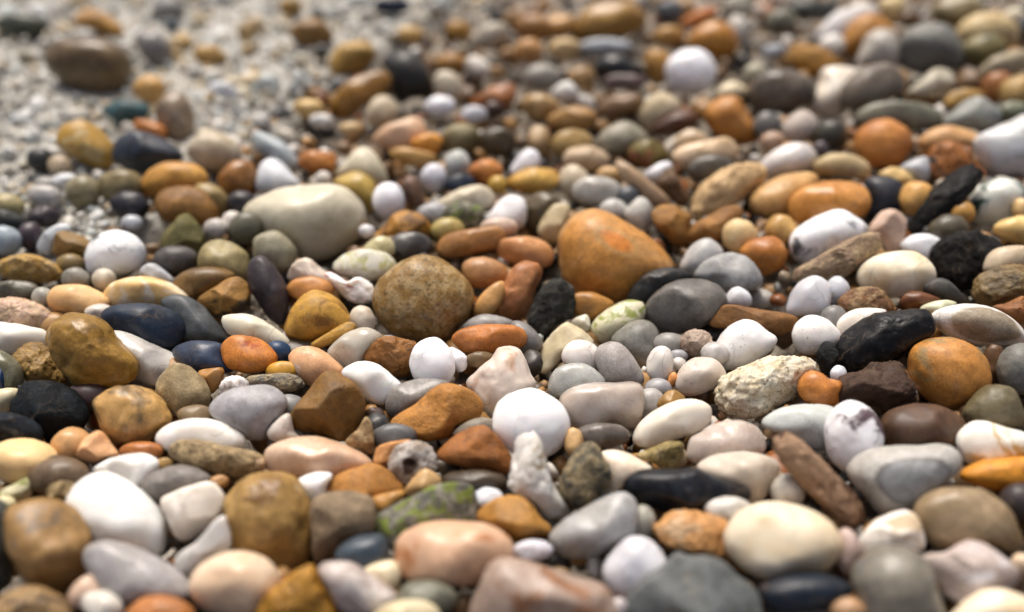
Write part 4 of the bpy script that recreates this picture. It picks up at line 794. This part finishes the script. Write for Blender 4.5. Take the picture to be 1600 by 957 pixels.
def shape(p, ct, sub):
    """Vertices of a pebble in photograph pixels, axes right / up / towards the viewer."""
    rg = np.random.default_rng(1000 + p['i']); V, F = ICO[sub]
    q = V.copy(); sh = p['sh']
    # random turn so that no two share the grid
    s = np.hypot(q[:, 0], q[:, 1]); z = q[:, 2]
    e = {'s': rg.uniform(2.0, 2.35), 'f': 2.5, 'r': 2.3, 'k': 2.3}[sh]
    k = (s ** e + np.abs(z) ** e) ** (-1 / e)
    q = q * k[:, None]
    def cut(nrm, d, soft):
        x = q @ nrm - d
        return q - np.outer(soft * np.logaddexp(0, x / soft), nrm)
    if sh in 'fr':
        for _ in range(9 if sh == 'f' else 5):
            nz = rg.uniform(0.35, 0.98) * (1 if rg.random() < 0.8 else -1); an = rg.uniform(0, 2 * math.pi); l = math.sqrt(1 - nz * nz)
            nrm = np.array([l * math.cos(an), l * math.sin(an), nz])
            q = cut(nrm, max(0.95 * l, rg.uniform(0.62, 0.85)), 0.035 if sh == 'f' else 0.06)
    elif sh == 's' and rg.random() < (0.85 if p['a'] > 1.25 * p['b'] else 0.0 if p['a'] < 1.15 * p['b'] else 0.45):
        for _ in range(3):
            nz = rg.uniform(0.5, 0.98); an = rg.uniform(0, 2 * math.pi); l = math.sqrt(1 - nz * nz)
            q = cut(np.array([l * math.cos(an), l * math.sin(an), nz]), max(1.0 * l + 0.015, rg.uniform(0.76, 0.94)), 0.08)
    if p['mt'] == 'y':
        q = q - np.outer(0.5 * np.exp(-((q - np.array([0.05, 0.1, 0.9])) ** 2).sum(1) / 0.08), np.array([0, 0, 1.0]))
    if sh in 'kr' or p['mt'] == 'o':
        for _ in range({'k': 10, 'r': 7}.get(sh, 3)):
            nz = rg.uniform(0.1, 1.0); an = rg.uniform(0, 2 * math.pi); l = math.sqrt(1 - nz * nz)
            nrm = np.array([l * math.cos(an), l * math.sin(an), nz]); r = rg.uniform(0.12, 0.36)
            dd = ((q - nrm) ** 2).sum(1)
            q = q - np.outer(rg.uniform(0.2, 0.45) * r * np.exp(-dd / (2 * r * r)), nrm)
    sd = 17 * p['i'] + 3
    amp = {'s': (0.055, 0.016, 0.0), 'f': (0.045, 0.022, 0.008), 'r': (0.07, 0.05, 0.045), 'k': (0.06, 0.03, 0.008)}[sh]
    off = rg.uniform(0, 50, 3)
    asp = np.array([1.0, 1.0, 1.0])
    n1 = amp[0] * vnoise(q * 1.4 + off, sd) + amp[1] * vnoise(q * 4.2 + off, sd + 1)
    if amp[2]: n1 = n1 + amp[2] * (vnoise(q * 9 + off, sd + 2) + 0.6 * vnoise(q * 19 + off, sd + 4) + 0.35 * vnoise(q * 37 + off, sd + 5))
    q = q * (1 + n1)[:, None]
    th = np.arctan2(-q[:, 1], q[:, 0]); s = np.hypot(q[:, 0], q[:, 1])
    # dressing the stone must not shrink its outline: bring its widest girth back to 1
    NB = 36; bi = np.floor((th + math.pi) / (2 * math.pi) * NB).astype(int) % NB
    mx = np.full(NB, 0.5); np.maximum.at(mx, bi, s)
    mx = np.convolve(np.concatenate([mx[-2:], mx, mx[:2]]), np.array([1, 2, 3, 2, 1]) / 9.0, 'valid')
    xb = (th + math.pi) / (2 * math.pi) * NB - 0.5; b0 = np.floor(xb).astype(int); fb = xb - b0
    mm = mx[b0 % NB] * (1 - fb) + mx[(b0 + 1) % NB] * fb
    s = s / mm
    x = (th + math.pi) / (2 * math.pi) * NTH; i0 = np.floor(x).astype(int) % NTH; fr = x - np.floor(x)
    fr = fr * fr * (3 - 2 * fr) * 0.5 + fr * 0.5
    R = p['R'][i0] * (1 - fr) + p['R'][(i0 + 1) % NTH] * fr
    # near the axis the outline's wiggles fade, so that no star of creases forms there
    g = np.clip(s, 0, 1) ** 1.2
    l0 = np.stack([np.cos(th), -np.sin(th)], 1)        # image y runs down
    ee = np.stack([np.cos(th), np.sin(th)], 1) @ p['evec']
    Rel = 1 / np.sqrt((ee[:, 0] / p['b']) ** 2 + (ee[:, 1] / p['a']) ** 2)
    R = Rel * (1 - g) + R * g
    out = np.stack([R * s * l0[:, 0], R * s * l0[:, 1], q[:, 2] * ct], 1)
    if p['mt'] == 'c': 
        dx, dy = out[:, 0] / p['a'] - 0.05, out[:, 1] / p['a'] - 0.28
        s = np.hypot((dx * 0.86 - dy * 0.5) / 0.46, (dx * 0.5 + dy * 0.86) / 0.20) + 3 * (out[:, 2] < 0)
    return out, F, s

def put(name, me, loc, label, cat, group):
    o = bpy.data.objects.new(name, me); SC.collection.objects.link(o)
    o.location = loc; o['label'] = label; o['category'] = cat; o['group'] = group
    return o

# ------------------------------------------------------------------ ground
gx = np.concatenate([np.linspace(-3, -0.3, 10), np.linspace(-0.28, 0.28, 140), np.linspace(0.3, 3, 10)])
gy = np.concatenate([np.linspace(-1.5, -0.2, 8), np.linspace(-0.18, 0.40, 140), np.linspace(0.45, 4, 14)])
GX, GY = np.meshgrid(gx, gy, indexing='ij')
def fine_xy(x, y):
    d = np.stack([x, y, np.zeros_like(x)], -1) - CAM
    f = d @ FWD; u = IW / 2 + FPX * (d @ RIGHT) / f; v = IH / 2 - FPX * (d @ UP) / f
    return np.where((f > 0) & (u + 1.35 * v < 690) & (v < 400), 1.0, 0.0)
rgb_ = np.random.default_rng(3)
GZ = level(GX, GY) - 0.0105 + fine_xy(GX, GY) * 0.0075 + 0.0012 * vnoise(np.stack([GX * 60, GY * 60, GX * 0], -1).reshape(-1, 3), 5).reshape(GX.shape)
nx, ny = GX.shape
idx = np.arange(nx * ny).reshape(nx, ny)
quad = np.stack([idx[:-1, :-1], idx[1:, :-1], idx[1:, 1:], idx[:-1, 1:]], -1).reshape(-1, 4)
tri = np.concatenate([quad[:, [0, 1, 2]], quad[:, [0, 2, 3]]])
gme = mesh_from('ground', np.stack([GX, GY, GZ], -1).reshape(-1, 3), tri, sand_material(), rad=fine_xy(GX, GY).reshape(-1))
go = bpy.data.objects.new('ground', gme); SC.collection.objects.link(go); go['kind'] = 'structure'
go['label'] = 'wet brown sand under the pebbles'

# ------------------------------------------------------------------ the pebbles
Q = 4.0; BW, BH = 560, 360; OX, OY = -320.0, -240.0           # depth map of what already lies there (quarter pixels)
ZB = np.full((BH, BW), 9.9)
def stamp_region(c, rmax):
    a = max(0, int((c[0] - rmax - OX) / Q)); b = min(BW, int((c[0] + rmax - OX) / Q) + 2)
    e = max(0, int((c[1] - rmax - OY) / Q)); f = min(BH, int((c[1] + rmax - OY) / Q) + 2)
    return a, b, e, f
for p, t, ct in zip(PEB, T, CT):
    a, b, e, f = stamp_region(p['c'], p['R'].max())
    if b <= a or f <= e: continue
    X, Y = np.meshgrid(OX + np.arange(a, b) * Q - p['c'][0], OY + np.arange(e, f) * Q - p['c'][1])
    Rr = p['R'][np.round((np.arctan2(Y, X) + math.pi) / (2 * math.pi) * NTH).astype(int) % NTH]
    rho = np.hypot(X, Y) / Rr
    zz = np.where(rho < 1, t - 0.6 * ct * t / FPX * np.sqrt(np.maximum(0, 1 - rho ** 2)), 9.9)
    ZB[e:f, a:b] = np.minimum(ZB[e:f, a:b], zz)

mass_v, mass_f, mass_c = [], [], []
mass_n = 0
def to_mass(v, f, col):
    global mass_n
    mass_v.append(v); mass_f.append(f + mass_n); mass_n += len(v)
    mass_c.append(np.concatenate([np.broadcast_to(col, (len(v), 3)), np.ones((len(v), 1))], 1))

NAMES = {'shell': ('shell_fragment', 'shell'), 'chip': ('stone_chip', 'stone chip'), 'stone': ('stone', 'stone'), 'rock': ('rock', 'rock')}
labelled = sorted([p for p in PEB if p['label']], key=lambda p: -p['A'])
single = {p['i'] for p in labelled[:298]}
for p, t, ct in zip(PEB, T, CT):
    loc = CAM + ray(*p['c']) * t
    if p['i'] in single:
        big = p['A'] > 4200
        sub = 5 if (big or p['sh'] in 'rkf') and p['A'] > 1500 else 4
        if p['sh'] in 'rk' and p['A'] > 9000: sub = 6
        if p['c'][1] < 230: sub = 4
        v, f, s = shape(p, ct, sub)
        me = mesh_from('pebble', v * (t / FPX), f, mat_for(p['mt'], p['sh'] in 'rf'), rad=s if p['mt'] in 'oacy' else None)
        nm, cat = 'pebble', 'pebble'
        for word, val in NAMES.items():
            head = p['label'].split()
            cutw = [i for i, x in enumerate(head) if x in ('pebble', 'stone', 'rock', 'chip', 'fragment', 'ball', 'egg', 'wedge', 'sliver')]
            if cutw and (word in head[:cutw[0] + 1]): nm, cat = val
        o = put(nm, me, loc, p['label'], cat, 'pebbles and stones lying on the beach')
        o.rotation_euler = cam.rotation_euler
        o.color = (*lin(p['c1']), 1.0); o['tint'] = lin(p['c2'], p['mt'] == 'm')
    else:
        v, f, s = shape(p, ct, 3)
        to_mass(loc + (v * (t / FPX)) @ CR.T, f, np.array(lin(p['c1'])))

# ------------------------------------------------------------------ what lies between and below them
PAL_WARM = [lin(h) for h in '98703f b89068 7c5c3c a89478 5c4c3c c8bca8 3c342c 987c60 b08048 807c70 6c5440 d0c8bc 2c2824 ac8458 8c5028'.split()]
PAL_PALE = [lin(h) for h in 'c8c0ac d0c8b8 b8c4c0 c8b08c dcdcd4 bcb094 acb8b8 ccbc9c e4e4dc c8beac d0c8b4 bcc8c4 bc9c68 b8b4a8 d8d0c0 a8a498'.split()]
rg = np.random.default_rng(11)
BLOB = []
for sub in (1, 2, 3):
    V, F = ICO[sub]; L = []
    for k in range(14):
        q = V.copy()
        for _ in range(5):
            nn = rg.normal(size=3); nn /= np.linalg.norm(nn)
            x = q @ nn - rg.uniform(0.65, 0.9); q = q - np.outer(0.06 * np.logaddexp(0, x / 0.06), nn)
        q = q * (1 + 0.10 * vnoise(q * 1.5 + k * 9.1, 40 + k))[:, None]
        L.append(q)
    BLOB.append((L, F))
def rot_rand():
    q = rg.normal(size=4); q /= np.linalg.norm(q); w_, x, y, z = q
    return np.array([[1 - 2 * (y * y + z * z), 2 * (x * y - z * w_), 2 * (x * z + y * w_)], [2 * (x * y + z * w_), 1 - 2 * (x * x + z * z), 2 * (y * z - x * w_)], [2 * (x * z - y * w_), 2 * (y * z + x * w_), 1 - 2 * (x * x + y * y)]])
def blob(pos, r, col, sub):
    L, F = BLOB[sub - 1]
    q = L[rg.integers(len(L))] * np.array([1.0, rg.uniform(0.65, 0.95), rg.uniform(0.5, 0.8)]) * r
    to_mass(pos + q @ rot_rand().T, F, np.clip(np.array(col) * rg.uniform(0.75, 1.15), 0, 0.9))

ZA = ZB.copy()
def scatter(count, rlo, rhi, zlo, zhi, fine, tol, pal, vmax=1180):
    k = 0
    for _ in range(count):
        u, v = rg.uniform(-300, 1900), rg.uniform(-220, vmax)
        if in_fine(np.array(u), np.array(v)) != fine and 0 <= u <= 1600 and v >= 0: continue
        if not (0 <= u <= 1600 and v >= 0) and fine != (u < 500 and u + 1.35 * v < 640): continue
        r = rlo * (rhi / rlo) ** rg.random()
        t = float(ground_depth(np.array(u), np.array(v), rg.uniform(zlo, zhi)))
        r = r * 0.19 / t if not fine else r
        a, b, e, f = stamp_region((u, v), r)
        if b - a < 1 or f - e < 1: continue
        X, Y = np.meshgrid(OX + np.arange(a, b) * Q - u, OY + np.arange(e, f) * Q - v)
        rho = np.hypot(X, Y) / r; msk = rho < 1
        if not msk.any(): msk = rho <= rho.min()
        zz = t - r * t / FPX * np.sqrt(np.maximum(0, 1 - rho ** 2)) * 0.95
        sub = ZA[e:f, a:b] if fine else ZB[e:f, a:b]
        bad = (msk & (sub < 9) & (zz < sub)).sum() / msk.sum()
        vis = (msk & (zz < sub)).sum()
        if bad > tol or vis == 0: continue
        if not fine: ZB[e:f, a:b] = np.where(msk & (zz < sub), zz, sub)
        blob(CAM + ray(u, v) * t, r * t / FPX, pal[rg.integers(len(pal))], 3 if r > 26 and v > 250 else 1 if r < 12 and (fine or r < 9) else 2); k += 1
    return k
scatter(9000, 12, 44, -0.0065, -0.0010, False, 0.06, PAL_WARM)
scatter(9000, 14, 42, -0.0050, 0.0002, False, 0.06, PAL_WARM, 430)
scatter(6000, 7, 20, -0.0065, -0.0020, False, 0.10, PAL_WARM)
scatter(14000, 8, 22, -0.0060, -0.0010, False, 0.10, PAL_WARM, 400)
scatter(20000, 4, 11, -0.0080, -0.0012, False, 0.10, PAL_WARM + PAL_PALE[:6])
scatter(3500, 8, 24, -0.0032, -0.0004, True, 0.10, PAL_PALE)
scatter(30000, 4.0, 12, -0.0034, -0.0008, True, 0.3, PAL_PALE)
mme = mesh_from('pebbles', np.concatenate(mass_v), np.concatenate(mass_f), MASS, col=np.concatenate(mass_c))
mo = bpy.data.objects.new('pebbles', mme); SC.collection.objects.link(mo)
mo['kind'] = 'stuff'; mo['label'] = 'small mixed pebbles and shingle filling the gaps between the larger stones'; mo['category'] = 'shingle'
